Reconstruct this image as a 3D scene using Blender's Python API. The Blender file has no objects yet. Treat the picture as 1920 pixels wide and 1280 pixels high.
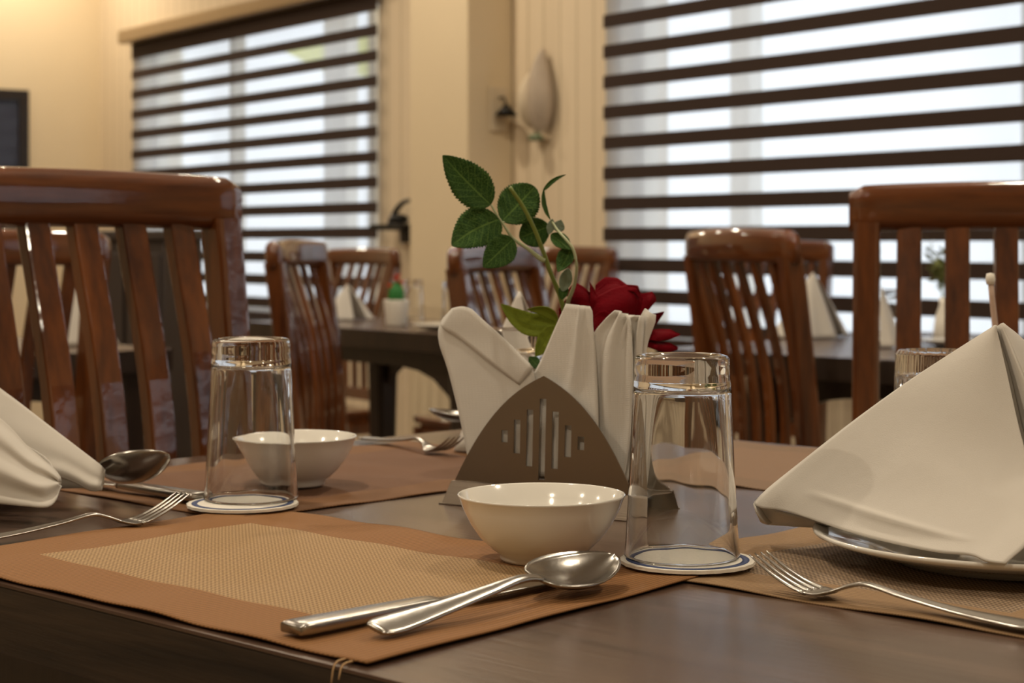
import bpy, math, random
from mathutils import Vector, Matrix
random.seed(7)
C = bpy.context.scene.collection
sc = bpy.context.scene
PI = math.pi
F = 3420.0            # focal length in pixels of the 1920 px wide frame
CAMZ = 0.972          # camera height above the floor
TZ = 0.75             # table top height
HOR = 455.0           # row of the horizon
# ---------------------------------------------------------------- camera
cd = bpy.data.cameras.new('camera'); cam = bpy.data.objects.new('camera', cd); C.objects.link(cam)
cam.location = (0, 0, CAMZ); cam.rotation_euler = (PI/2, 0, 0)
cd.sensor_width = 36; cd.lens = 36*F/1920; cd.shift_y = -(640-HOR)/1920
cd.clip_start = .05; cd.clip_end = 200
cd.dof.use_dof = True; cd.dof.focus_distance = 1.26; cd.dof.aperture_fstop = 11.5
sc.camera = cam
# ---------------------------------------------------------------- sky, exposure
w = bpy.data.worlds.new('sky'); sc.world = w; w.use_nodes = True
bg = w.node_tree.nodes['Background']; bg.inputs[0].default_value = (.88, .94, 1, 1); bg.inputs[1].default_value = 3.3
sc.view_settings.view_transform = 'Standard'; sc.view_settings.look = 'None'
sc.view_settings.gamma = 1; sc.view_settings.exposure = 0.0
sc.cycles.max_bounces = 12; sc.cycles.transmission_bounces = 12; sc.cycles.transparent_max_bounces = 24
sc.cycles.diffuse_bounces = 4; sc.cycles.glossy_bounces = 5
sc.cycles.sample_clamp_indirect = 15; sc.cycles.use_denoising = True
WARM = (1, .86, .66)
LAMP_W = 17.0
# wall frame: x along the window wall (towards the right of the picture), y outwards, z up
WA = math.atan2(-.8186, .5744)
WX = Vector((math.cos(WA), math.sin(WA), 0)); WY = Vector((-math.sin(WA), math.cos(WA), 0)); W0 = Vector((0, 6.54, 0))
def WP(t, d, z): return W0 + WX*t - WY*d + Vector((0, 0, z))
CEIL = 2.85
lamp_spots = [(-3.3, .55), (-1.9, 1.5), (-.1, .9), (1.6, 1.3), (-2.2, 3.3), (-.2, 3.3), (1.8, 3.3), (3.6, 1.5), (3.6, 3.3),
              (5.4, 1.6), (5.4, 4.6), (3.4, 5.3), (1.4, 5.3), (7.0, 3.3)]
for i, (t, d) in enumerate(lamp_spots):
    ld = bpy.data.lights.new('downlight_beam', 'AREA'); ld.shape = 'DISK'; ld.size = .11; ld.energy = LAMP_W; ld.color = WARM
    lo = bpy.data.objects.new('downlight_beam', ld); C.objects.link(lo); lo.location = WP(t, d, CEIL-.035)

# ---------------------------------------------------------------- helpers
def P(px, py, Y): return Vector(((px-960)/F*Y, Y, CAMZ-(py-HOR)/F*Y))
def T(px, py, z=0.0):
    Y = (CAMZ-TZ-z)*F/(py-HOR); return Vector(((px-960)/F*Y, Y, TZ+z))
def mesh(name, vs, fs, mat=None, parent=None, smooth=True, uvs=None):
    me = bpy.data.meshes.new(name); me.from_pydata([tuple(v) for v in vs], [], fs); me.update()
    if smooth:
        for p in me.polygons: p.use_smooth = True
    if uvs:
        ul = me.uv_layers.new(name='UVMap')
        for l in me.loops: ul.data[l.index].uv = uvs[l.vertex_index]
    o = bpy.data.objects.new(name, me); C.objects.link(o)
    if mat:
        for m in (mat if isinstance(mat, (list, tuple)) else [mat]): me.materials.append(m)
    if parent: o.parent = parent
    return o
def root(name, loc, rz, label, cat, group=None):
    o = bpy.data.objects.new(name, None); C.objects.link(o); o.location = loc; o.rotation_euler = (0, 0, rz)
    o.empty_display_size = .05
    o['label'] = label; o['category'] = cat
    if group: o['group'] = group
    return o
def struct(o): o['kind'] = 'structure'; return o
def dup(r, loc, rz, label, scale=None):
    n = r.copy(); C.objects.link(n); n.location = loc; n.rotation_euler = (0, 0, rz); n['label'] = label
    if scale: n.scale = scale
    for ch in list(r.children):
        c = ch.copy(); C.objects.link(c); c.parent = n
        for g in ch.children:
            d = g.copy(); C.objects.link(d); d.parent = c
    return n
def bevel(o, wd, seg=2):
    m = o.modifiers.new('bevel', 'BEVEL'); m.width = wd; m.segments = seg; m.limit_method = 'ANGLE'; m.angle_limit = .6
    return o
def solid(o, th, off=0):
    m = o.modifiers.new('solid', 'SOLIDIFY'); m.thickness = th; m.offset = off; return o
class MB:
    def __init__(s): s.v = []; s.f = []; s.m = []
    def add(s, vs, fs, mi=0):
        n = len(s.v); s.v += [Vector(v) for v in vs]; s.f += [tuple(i+n for i in f) for f in fs]; s.m += [mi]*len(fs)
    def box(s, x0, x1, y0, y1, z0, z1, mi=0):
        s.add([(x0,y0,z0),(x1,y0,z0),(x1,y1,z0),(x0,y1,z0),(x0,y0,z1),(x1,y0,z1),(x1,y1,z1),(x0,y1,z1)],
              [(0,3,2,1),(4,5,6,7),(0,1,5,4),(1,2,6,5),(2,3,7,6),(3,0,4,7)], mi)
    def build(s, name, mat, parent=None, smooth=False):
        o = mesh(name, s.v, s.f, mat, parent, smooth)
        for p, mi in zip(o.data.polygons, s.m): p.material_index = mi
        return o
def cr(pts, n):
    """Catmull-Rom resampling of a polyline of tuples to n points, even in arc length."""
    pts = [Vector(p) for p in pts]
    if len(pts) == 2: return [pts[0].lerp(pts[1], i/(n-1)) for i in range(n)]
    q = [pts[0]*2-pts[1]] + pts + [pts[-1]*2-pts[-2]]
    fine = []
    for i in range(1, len(q)-2):
        for k in range(16):
            t = k/16; a, b, c, d = q[i-1], q[i], q[i+1], q[i+2]
            fine.append(.5*((2*b)+(c-a)*t+(2*a-5*b+4*c-d)*t*t+(3*b-a-3*c+d)*t**3))
    fine.append(pts[-1])
    L = [0]
    for a, b in zip(fine, fine[1:]): L.append(L[-1]+(b-a).length)
    out = []; j = 0
    for i in range(n):
        s = L[-1]*i/(n-1)
        while j < len(L)-2 and L[j+1] < s: j += 1
        d = L[j+1]-L[j]; out.append(fine[j].lerp(fine[j+1], (s-L[j])/d if d > 0 else 0))
    return out
def grid_faces(nu, nv, base=0, close=False):
    f = []
    for i in range(nu-1):
        for j in range(nv-1): a = base+i*nv+j; f.append((a, a+1, a+nv+1, a+nv))
        if close: a = base+i*nv; f.append((a+nv-1, a, a+nv, a+2*nv-1))
    return f
def sweep(secs):
    """secs: list of closed rings with the same number of points -> capped tube."""
    n = len(secs[0]); vs = [p for s in secs for p in s]; fs = grid_faces(len(secs), n, 0, True)
    fs.append(tuple(range(n))[::-1]); b = (len(secs)-1)*n; fs.append(tuple(range(b, b+n)))
    return vs, fs
def tube(pts, radii, n=10, samples=None):
    if samples: pts = cr(pts, samples)
    else: pts = [Vector(p) for p in pts]
    if not isinstance(radii, (list, tuple)): radii = [radii]*2
    m = len(pts); secs = []
    up = Vector((0, 0, 1))
    for i, p in enumerate(pts):
        d = (pts[min(i+1, m-1)]-pts[max(i-1, 0)]).normalized()
        a = d.cross(up if abs(d.dot(up)) < .95 else Vector((1, 0, 0))).normalized(); b = a.cross(d)
        t = i/(m-1)*(len(radii)-1); k = min(int(t), len(radii)-2); r = radii[k]*(1-(t-k))+radii[k+1]*(t-k)
        secs.append([p+(a*math.cos(2*PI*j/n)+b*math.sin(2*PI*j/n))*r for j in range(n)])
    return sweep(secs)
def rsec(c, A, B, w_, t_, ch=.18):
    """chamfered rectangle section at c, full width w_ along A, full thickness t_ along B"""
    A = Vector(A); B = Vector(B); k = min(w_, t_)*ch; hw, ht = w_/2, t_/2; k2 = k*.3
    pts = [(-hw+k,-ht),(hw-k,-ht),(hw-k2,-ht+k2),(hw,-ht+k),(hw,ht-k),(hw-k2,ht-k2),(hw-k,ht),(-hw+k,ht),(-hw+k2,ht-k2),(-hw,ht-k),(-hw,-ht+k),(-hw+k2,-ht+k2)]
    return [Vector(c)+A*x+B*y for x, y in pts]
def osec(c, h, t, n=20):
    # soft rounded-rectangle section standing in the y-z plane
    out = []
    for k in range(n):
        a = 2*PI*k/n; ca, sa = math.cos(a), math.sin(a)
        out.append(Vector(c)+Vector((0, math.copysign(abs(sa)**.85, sa)*t/2, math.copysign(abs(ca)**.55, ca)*h/2)))
    return out
def lathe(prof, n=64, closed=False):
    """prof (r,z) list from axis to axis"""
    vs = []; fs = []; rings = []
    for r, z in prof:
        if r < 1e-6: vs.append((0, 0, z)); rings.append([len(vs)-1])
        else:
            b = len(vs); vs += [(r*math.cos(2*PI*i/n), r*math.sin(2*PI*i/n), z) for i in range(n)]; rings.append(list(range(b, b+n)))
    pairs = list(zip(rings, rings[1:])) + ([(rings[-1], rings[0])] if closed else [])
    for a, b in pairs:
        for i in range(n):
            j = (i+1) % n
            if len(a) == 1 and len(b) == 1: continue
            if len(a) == 1: fs.append((a[0], b[j], b[i]))
            elif len(b) == 1: fs.append((a[i], a[j], b[0]))
            else: fs.append((a[i], a[j], b[j], b[i]))
    return vs, fs
def ruled(A, B, nu, nv, bulge=0.0, bdir=(0, -1, 0), wave=None):
    """surface between curve A and curve B"""
    A = cr(A, nu); B = cr(B, nu); vs = []; uv = []
    bd = Vector(bdir)
    for i in range(nu):
        for j in range(nv):
            s = i/(nu-1); t = j/(nv-1)
            p = A[i].lerp(B[i], t) + bd*bulge*math.sin(PI*t)*(.35+.65*math.sin(PI*min(max(s, .0), 1)))
            if wave: p = p + bd*wave(s, t)
            vs.append(p); uv.append((s, t))
    return vs, grid_faces(nu, nv), uv
def rel(vs, o): return [Vector(v)-o for v in vs]

# ---------------------------------------------------------------- materials
def new_mat(name):
    m = bpy.data.materials.new(name); m.use_nodes = True; nt = m.node_tree
    return m, nt, nt.nodes['Principled BSDF']
def N(nt, t, **kw):
    n = nt.nodes.new(t)
    for k, v in kw.items():
        if k in n.inputs: n.inputs[k].default_value = v
        else: setattr(n, k, v)
    return n
def plain(name, col, rough=.5, metal=0.0, bump=0.0, bscale=200, var=0.0, vscale=8, **kw):
    m, nt, b = new_mat(name); b.inputs['Base Color'].default_value = (*col, 1); b.inputs['Roughness'].default_value = rough; b.inputs['Metallic'].default_value = metal
    for k, v in kw.items(): b.inputs[k].default_value = v
    tc = N(nt, 'ShaderNodeTexCoord')
    if var:
        no = N(nt, 'ShaderNodeTexNoise', Scale=vscale, Detail=4.0); nt.links.new(tc.outputs['Object'], no.inputs['Vector'])
        mx = N(nt, 'ShaderNodeMix', data_type='RGBA'); nt.links.new(no.outputs['Fac'], mx.inputs['Factor'])
        mx.inputs[6].default_value = (*[c*(1-var) for c in col], 1); mx.inputs[7].default_value = (*[min(1, c*(1+var)) for c in col], 1)
        nt.links.new(mx.outputs[2], b.inputs['Base Color'])
    if bump:
        no = N(nt, 'ShaderNodeTexNoise', Scale=bscale, Detail=3.0); nt.links.new(tc.outputs['Object'], no.inputs['Vector'])
        bp = N(nt, 'ShaderNodeBump', Strength=bump, Distance=.002); nt.links.new(no.outputs['Fac'], bp.inputs['Height']); nt.links.new(bp.outputs[0], b.inputs['Normal'])
    return m
def wood(name, c1, c2, stretch, rough, coat=0.0, scale=14, axis='z', bump=.15):
    m, nt, b = new_mat(name); tc = N(nt, 'ShaderNodeTexCoord'); mp = N(nt, 'ShaderNodeMapping')
    s = {'z': (1, 1, 1/stretch), 'x': (1/stretch, 1, 1), 'y': (1, 1/stretch, 1)}[axis]
    mp.inputs['Scale'].default_value = s; nt.links.new(tc.outputs['Object'], mp.inputs['Vector'])
    no = N(nt, 'ShaderNodeTexNoise', Scale=scale, Detail=6.0, Distortion=1.2); nt.links.new(mp.outputs[0], no.inputs['Vector'])
    n2 = N(nt, 'ShaderNodeTexNoise', Scale=scale*9, Detail=3.0); nt.links.new(mp.outputs[0], n2.inputs['Vector'])
    ad = N(nt, 'ShaderNodeMath', operation='MULTIPLY_ADD'); nt.links.new(n2.outputs['Fac'], ad.inputs[0]); ad.inputs[1].default_value = .35; nt.links.new(no.outputs['Fac'], ad.inputs[2])
    rp = N(nt, 'ShaderNodeValToRGB'); rp.color_ramp.elements[0].position = .45; rp.color_ramp.elements[1].position = .85
    rp.color_ramp.elements[0].color = (*c1, 1); rp.color_ramp.elements[1].color = (*c2, 1)
    nt.links.new(ad.outputs[0], rp.inputs[0]); nt.links.new(rp.outputs[0], b.inputs['Base Color'])
    b.inputs['Roughness'].default_value = rough
    b.inputs['Coat Weight'].default_value = coat; b.inputs['Coat Roughness'].default_value = .06
    if coat > .5: b.inputs['Specular IOR Level'].default_value = .15; b.inputs['Coat IOR'].default_value = 1.6
    bp = N(nt, 'ShaderNodeBump', Strength=bump, Distance=.001); nt.links.new(n2.outputs['Fac'], bp.inputs['Height']); nt.links.new(bp.outputs[0], b.inputs['Normal'])
    if coat:
        n3 = N(nt, 'ShaderNodeTexNoise', Scale=55.0, Detail=2.0); nt.links.new(tc.outputs['Object'], n3.inputs['Vector'])
        b3 = N(nt, 'ShaderNodeBump', Strength=.16, Distance=.001); nt.links.new(n3.outputs['Fac'], b3.inputs['Height']); nt.links.new(b3.outputs[0], b.inputs['Coat Normal'])
    return m
M_chair = wood('varnished_red_wood', (.032, .0065, .0012), (.155, .043, .0065), 9, .45, 1.0, 12)
M_chairx = wood('varnished_red_wood_rail', (.032, .0065, .0012), (.155, .043, .0065), 9, .45, 1.0, 12, 'x')
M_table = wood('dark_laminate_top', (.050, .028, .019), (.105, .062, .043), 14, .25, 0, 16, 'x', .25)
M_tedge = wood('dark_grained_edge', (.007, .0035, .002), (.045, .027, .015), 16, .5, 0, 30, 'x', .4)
M_dark = wood('dark_table_wood', (.010, .005, .003), (.028, .015, .009), 9, .4, .2, 14)
M_porc = plain('white_porcelain', (.79, .765, .71), .12, **{'Coat Weight': .6, 'Coat Roughness': .03})
M_steel = plain('polished_steel', (.40, .38, .35), .25, 1, .12, 90)
M_brushed, nt, b = new_mat('brushed_steel')
b.inputs['Base Color'].default_value = (.22, .18, .145, 1); b.inputs['Metallic'].default_value = 1; b.inputs['Roughness'].default_value = .36
tc = N(nt, 'ShaderNodeTexCoord'); mp = N(nt, 'ShaderNodeMapping'); mp.inputs['Scale'].default_value = (3, 3, 500)
no = N(nt, 'ShaderNodeTexNoise', Scale=3.0, Detail=2.0); nt.links.new(tc.outputs['Object'], mp.inputs['Vector']); nt.links.new(mp.outputs[0], no.inputs['Vector'])
bp = N(nt, 'ShaderNodeBump', Strength=.12, Distance=.0005); nt.links.new(no.outputs['Fac'], bp.inputs['Height']); nt.links.new(bp.outputs[0], b.inputs['Normal'])
M_glass, nt, b = new_mat('clear_glass')
b.inputs['Base Color'].default_value = (.985, .99, .99, 1); b.inputs['Roughness'].default_value = 0; b.inputs['IOR'].default_value = 1.47; b.inputs['Transmission Weight'].default_value = 1
M_coast = plain('white_paper_board', (.80, .76, .68), .85, 0, .3, 300)
M_blue = plain('blue_printed_ring', (.035, .06, .17), .7)
M_black = plain('black_metal', (.01, .009, .008), .4, .5)
M_floor = plain('brown_floor_tile', (.16, .11, .075), .3, 0, .1, 30, .15, 3)
M_ceil = plain('white_ceiling_paint', (.8, .74, .62), .8)
M_red = plain('red_velvet', (.12, .0006, .0045), .9, 0, .4, 500, .25, 60, **{'Specular IOR Level': .08})
M_stem = plain('green_plastic_stem', (.17, .21, .035), .4, 0, .1, 150, .15, 50)
M_stem2 = plain('pale_green_stem', (.40, .44, .26), .45, 0, .1, 150, .15, 50)
M_cream = plain('cream_paint', (.78, .70, .56), .6)
M_frame = plain('dark_frame_wood', (.014, .008, .005), .4)
M_pic = plain('dark_mirror_glass', (.03, .03, .045), .12)

def cloth_mat(name, col, sc_=1400, strength=.25, sheen=.2, emboss=None):
    m, nt, b = new_mat(name); b.inputs['Base Color'].default_value = (*col, 1); b.inputs['Roughness'].default_value = .9; b.inputs['Sheen Weight'].default_value = sheen
    tc = N(nt, 'ShaderNodeTexCoord')
    n1 = N(nt, 'ShaderNodeTexNoise', Scale=18.0, Detail=3.0); nt.links.new(tc.outputs['Object'], n1.inputs['Vector'])
    if emboss:
        mp = N(nt, 'ShaderNodeMapping'); mp.inputs['Rotation'].default_value = (0, 0, -.57); nt.links.new(tc.outputs['Object'], mp.inputs['Vector'])
        w1 = N(nt, 'ShaderNodeTexWave', Scale=emboss, Distortion=.6, bands_direction='X'); w2 = N(nt, 'ShaderNodeTexWave', Scale=emboss, Distortion=.6, bands_direction='Z')
        for q in (w1, w2): nt.links.new(mp.outputs[0], q.inputs['Vector'])
        mu = N(nt, 'ShaderNodeMath', operation='MAXIMUM'); nt.links.new(w1.outputs['Fac'], mu.inputs[0]); nt.links.new(w2.outputs['Fac'], mu.inputs[1])
        src = mu.outputs[0]
    else:
        n2 = N(nt, 'ShaderNodeTexNoise', Scale=float(sc_), Detail=2.0); nt.links.new(tc.outputs['Object'], n2.inputs['Vector']); src = n2.outputs['Fac']
    b1 = N(nt, 'ShaderNodeBump', Strength=strength, Distance=.0006); nt.links.new(src, b1.inputs['Height'])
    b2 = N(nt, 'ShaderNodeBump', Strength=.35, Distance=.004); nt.links.new(n1.outputs['Fac'], b2.inputs['Height']); nt.links.new(b1.outputs[0], b2.inputs['Normal'])
    nt.links.new(b2.outputs[0], b.inputs['Normal'])
    tr = N(nt, 'ShaderNodeBsdfTranslucent'); tr.inputs[0].default_value = (*col, 1); ms = N(nt, 'ShaderNodeMixShader'); ms.inputs[0].default_value = .18
    out = nt.nodes['Material Output']; nt.links.new(b.outputs[0], ms.inputs[1]); nt.links.new(tr.outputs[0], ms.inputs[2]); nt.links.new(ms.outputs[0], out.inputs[0])
    return m
M_napkin = cloth_mat('cream_cotton', (.69, .65, .59))
M_paper = cloth_mat('embossed_tissue', (.76, .73, .68), emboss=210, strength=.3, sheen=0)

def mat_mat(name, LX, LY, border, cb, ci, cj):
    """woven place mat, UV in metres"""
    m, nt, b = new_mat(name); b.inputs['Roughness'].default_value = .75; b.inputs['Specular IOR Level'].default_value = .25
    uv = N(nt, 'ShaderNodeUVMap'); sx = N(nt, 'ShaderNodeSeparateXYZ'); nt.links.new(uv.outputs[0], sx.inputs[0])
    def mth(op, a, b_=None, c=None):
        n = N(nt, 'ShaderNodeMath', operation=op)
        for k, v in enumerate((a, b_, c)):
            if v is None: continue
            if isinstance(v, (int, float)): n.inputs[k].default_value = v
            else: nt.links.new(v, n.inputs[k])
        return n.outputs[0]
    x, y = sx.outputs[0], sx.outputs[1]
    dx = mth('MINIMUM', x, mth('SUBTRACT', LX, x)); dy = mth('MINIMUM', y, mth('SUBTRACT', LY, y))
    d = mth('MINIMUM', dx, dy); isb = mth('LESS_THAN', d, border)
    def stripe(v, pitch): return mth('MULTIPLY_ADD', mth('SINE', mth('MULTIPLY', v, 2*PI/pitch)), .5, .5)
    rib = stripe(x, .0040); cross = stripe(y, .0021)
    diag = stripe(mth('ADD', y, mth('MULTIPLY', mth('SUBTRACT', stripe(x, .0042), .5), .0012)), .0034)
    wv = mth('MULTIPLY', rib, .6); wv = mth('ADD', wv, mth('MULTIPLY', cross, .4))
    wi = mth('ADD', mth('MULTIPLY', diag, .7), mth('MULTIPLY', stripe(x, .0021), .3))
    h = N(nt, 'ShaderNodeMix', data_type='FLOAT'); nt.links.new(isb, h.inputs[0]); nt.links.new(wi, h.inputs[2]); nt.links.new(wv, h.inputs[3])
    c1 = N(nt, 'ShaderNodeMix', data_type='RGBA'); nt.links.new(wi, c1.inputs[0]); c1.inputs[6].default_value = (*cj, 1); c1.inputs[7].default_value = (*ci, 1)
    c2 = N(nt, 'ShaderNodeMix', data_type='RGBA'); nt.links.new(wv, c2.inputs[0]); c2.inputs[6].default_value = (*[q*.42 for q in cb], 1); c2.inputs[7].default_value = (*cb, 1)
    c3 = N(nt, 'ShaderNodeMix', data_type='RGBA'); nt.links.new(isb, c3.inputs[0]); nt.links.new(c1.outputs[2], c3.inputs[6]); nt.links.new(c2.outputs[2], c3.inputs[7])
    nt.links.new(c3.outputs[2], b.inputs['Base Color'])
    bp = N(nt, 'ShaderNodeBump', Strength=.6, Distance=.0007); nt.links.new(h.outputs[0], bp.inputs['Height']); nt.links.new(bp.outputs[0], b.inputs['Normal'])
    return m
def leaf_mat(name, c1, c2, vein):
    m, nt, b = new_mat(name); b.inputs['Roughness'].default_value = .65; b.inputs['Specular IOR Level'].default_value = .2
    uv = N(nt, 'ShaderNodeUVMap'); sx = N(nt, 'ShaderNodeSeparateXYZ'); nt.links.new(uv.outputs[0], sx.inputs[0])
    def mth(op, a, b_=None, c=None):
        n = N(nt, 'ShaderNodeMath', operation=op)
        for k, v in enumerate((a, b_, c)):
            if v is None: continue
            if isinstance(v, (int, float)): n.inputs[k].default_value = v
            else: nt.links.new(v, n.inputs[k])
        return n.outputs[0]
    s, t = sx.outputs[0], sx.outputs[1]       # s along the leaf 0..1, t across -1..1
    at = mth('ABSOLUTE', t)
    side = mth('SINE', mth('MULTIPLY', mth('SUBTRACT', s, mth('MULTIPLY', at, .28)), 2*PI*7.5))
    sv = mth('GREATER_THAN', side, .975); mid = mth('LESS_THAN', at, .045)
    vo = N(nt, 'ShaderNodeTexVoronoi', feature='DISTANCE_TO_EDGE', Scale=9.0); mp = N(nt, 'ShaderNodeMapping'); mp.inputs['Scale'].default_value = (2.4, 1, 1)
    nt.links.new(uv.outputs[0], mp.inputs['Vector']); nt.links.new(mp.outputs[0], vo.inputs['Vector'])
    rt = mth('LESS_THAN', vo.outputs['Distance'], .045)
    v = mth('MAXIMUM', mth('MAXIMUM', sv, mid), mth('MULTIPLY', rt, .8))
    no = N(nt, 'ShaderNodeTexNoise', Scale=2.2, Detail=2.0); nt.links.new(uv.outputs[0], no.inputs['Vector'])
    ca = N(nt, 'ShaderNodeMix', data_type='RGBA'); nt.links.new(no.outputs['Fac'], ca.inputs[0]); ca.inputs[6].default_value = (*c1, 1); ca.inputs[7].default_value = (*c2, 1)
    cb = N(nt, 'ShaderNodeMix', data_type='RGBA'); nt.links.new(mth('MULTIPLY', v, .75), cb.inputs[0]); nt.links.new(ca.outputs[2], cb.inputs[6]); cb.inputs[7].default_value = (*vein, 1)
    nt.links.new(cb.outputs[2], b.inputs['Base Color'])
    bp = N(nt, 'ShaderNodeBump', Strength=.5, Distance=.001); nt.links.new(v, bp.inputs['Height']); bp.invert = True; nt.links.new(bp.outputs[0], b.inputs['Normal'])
    return m
M_leaf = leaf_mat('dark_green_leaf', (.006, .036, .007), (.026, .075, .009), (.12, .21, .04))
M_leafy = leaf_mat('yellow_green_leaf', (.15, .20, .015), (.22, .26, .02), (.12, .16, .012))
M_leafp = leaf_mat('grey_green_leaf', (.20, .26, .19), (.26, .32, .24), (.18, .24, .17))

M_wall, nt, b = new_mat('cream_grooved_panel')
b.inputs['Roughness'].default_value = .6
tc = N(nt, 'ShaderNodeTexCoord'); wv = N(nt, 'ShaderNodeTexWave', Scale=3.3, bands_direction='X', wave_profile='SAW'); nt.links.new(tc.outputs['Object'], wv.inputs['Vector'])
rp = N(nt, 'ShaderNodeValToRGB'); rp.color_ramp.elements[0].color = (.42, .34, .22, 1); rp.color_ramp.elements[1].color = (.68, .56, .40, 1); rp.color_ramp.elements[1].position = .13
nt.links.new(wv.outputs['Fac'], rp.inputs[0]); nt.links.new(rp.outputs[0], b.inputs['Base Color'])
bp = N(nt, 'ShaderNodeBump', Strength=.6, Distance=.01); nt.links.new(rp.outputs[0], bp.inputs['Height']); nt.links.new(bp.outputs[0], b.inputs['Normal'])
M_wall2 = plain('cream_wall_paint', (.68, .56, .38), .55, 0, .05, 20, .04, 2)

# sheer fabric of the blinds: a see-through weave
M_sheer, nt, b = new_mat('white_sheer_fabric')
tp = N(nt, 'ShaderNodeBsdfTransparent'); tp.inputs[0].default_value = (.56, .58, .60, 1)
tl = N(nt, 'ShaderNodeBsdfTranslucent'); tl.inputs[0].default_value = (.50, .505, .51, 1); df = N(nt, 'ShaderNodeBsdfDiffuse'); df.inputs[0].default_value = (.6, .58, .55, 1)
m1 = N(nt, 'ShaderNodeMixShader'); m1.inputs[0].default_value = .3; m2 = N(nt, 'ShaderNodeMixShader'); m2.inputs[0].default_value = .62
nt.links.new(tl.outputs[0], m1.inputs[1]); nt.links.new(df.outputs[0], m1.inputs[2]); nt.links.new(tp.outputs[0], m2.inputs[1]); nt.links.new(m1.outputs[0], m2.inputs[2])
nt.links.new(m2.outputs[0], nt.nodes['Material Output'].inputs[0])
M_band = plain('dark_brown_blind_fabric', (.027, .011, .005), .85, 0, .2, 400)
M_pane, nt, b = new_mat('window_glass')
tp = N(nt, 'ShaderNodeBsdfTransparent'); gl = N(nt, 'ShaderNodeBsdfGlossy'); gl.inputs['Roughness'].default_value = .02
ms = N(nt, 'ShaderNodeMixShader'); ms.inputs[0].default_value = .07
nt.links.new(tp.outputs[0], ms.inputs[1]); nt.links.new(gl.outputs[0], ms.inputs[2]); nt.links.new(ms.outputs[0], nt.nodes['Material Output'].inputs[0])
M_lamp, nt, b = new_mat('lit_lamp_lens')
b.inputs['Emission Color'].default_value = (1, .8, .52, 1); b.inputs['Emission Strength'].default_value = 14

# ---------------------------------------------------------------- room
def wplace(o): o.location = W0; o.rotation_euler = (0, 0, WA); return o
XL, XR, YB = -3.79, 8.2, -7.2
ZS, ZT = .64, 1.99
WIN = [(-3.24, -.93), (.63, 3.35), (4.5, 7.1)]  # the last window is out of view, added for the daylight it gives
m = MB(); prev = XL-.15
for a, b_ in WIN:
    m.box(prev, a, 0, .2, 0, CEIL); m.box(a, b_, 0, .2, 0, ZS); m.box(a, b_, 0, .2, ZT, CEIL); prev = b_
m.box(prev, XR+.15, 0, .2, 0, CEIL)
struct(wplace(m.build('wall_windows', M_wall)))
m = MB(); m.box(XL-.15, XL, YB, 0, 0, CEIL); struct(wplace(m.build('wall_left', M_wall2)))
m = MB(); m.box(XR, XR+.15, YB, 0, 0, CEIL); struct(wplace(m.build('wall_right', M_wall2)))
m = MB(); m.box(XL-.15, XR+.15, YB-.15, YB, 0, CEIL); struct(wplace(m.build('wall_back', M_wall2)))
m = MB(); m.box(XL-.15, XR+.15, YB-.15, .2, -.1, 0); struct(wplace(m.build('floor', M_floor)))
m = MB(); m.box(XL-.15, XR+.15, YB-.15, .2, CEIL, CEIL+.1); struct(wplace(m.build('ceiling', M_ceil)))
m = MB(); m.box(-.385, 0, -.19, -.001, 0, CEIL-.001); struct(wplace(m.build('trim_1', M_wall2)))      # column between the windows
m = MB(); m.box(XL+.001, XR-.001, -.02, -.001, .001, .1); o = struct(wplace(m.build('baseboard_windows', M_cream)))
for i, (a, b_) in enumerate(WIN):
    m = MB()
    f = .045
    m.box(a, b_, .06, .12, ZS, ZS+f); m.box(a, b_, .06, .12, ZT-f, ZT); m.box(a, a+f, .06, .12, ZS, ZT); m.box(b_-f, b_, .06, .12, ZS, ZT)
    for x in ((-2.36,), (2.25,), (5.8,))[i]: m.box(x-.025, x+.025, .06, .12, ZS, ZT)
    o = struct(wplace(m.build('window_%d' % (i+1), M_cream)))
    g = MB(); g.box(a+f, b_-f, .088, .092, ZS+f, ZT-f); g.build('pane', M_pane, o)
    s = MB(); s.box(a-.06, b_+.06, -.045, .058, ZS-.03, ZS-.001); bevel(s.build('window_sill', M_dark if i == 0 else M_wall2, o), .004)
# zebra blinds
def blind(a, b_, label, z0, name='zebra_blind'):
    r = root(name, W0, WA, label, 'window blind', 'dark brown and sheer striped blinds')
    y = -.032; top = 2.0
    pitch = .1007; whites = []
    m = MB(); z = z0; tz = top
    while z > ZS-.0:
        m.box(a, b_, y-.002, y, z, tz, 0)                       # dark band above a sheer one
        zb = z-.0555
        m.add([(a+.012, y-.001, z), (b_-.012, y-.001, z), (b_-.012, y-.001, zb), (a+.012, y-.001, zb)], [(0, 1, 2, 3)], 1)
        tz = zb; z -= pitch
    m.box(a, b_, y-.002, y, max(ZS, tz-.035), tz, 0)
    m.build('blind_fabric', [M_band, M_sheer], r)
    m = MB(); m.box(a, b_, y-.012, y+.006, ZS+.002, ZS+.028); bevel(m.build('bottom_rail', M_band, r), .004)
    m = MB(); m.box(a-.04, b_+.04, -.095, -.002, 1.975, 2.045); bevel(m.build('headrail', M_rail, r), .012, 3)
    return r
M_rail = plain('bronze_headrail', (.33, .24, .14), .3, .5)
blind(-3.30, -.885, 'striped zebra blind on the left window, next to the room corner', 1.896)
blind(.575, 3.42, 'striped zebra blind on the large window at the right', 1.883)
blind(4.45, 7.16, 'striped zebra blind on the unseen window added for light beyond the right edge', 1.883)
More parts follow.
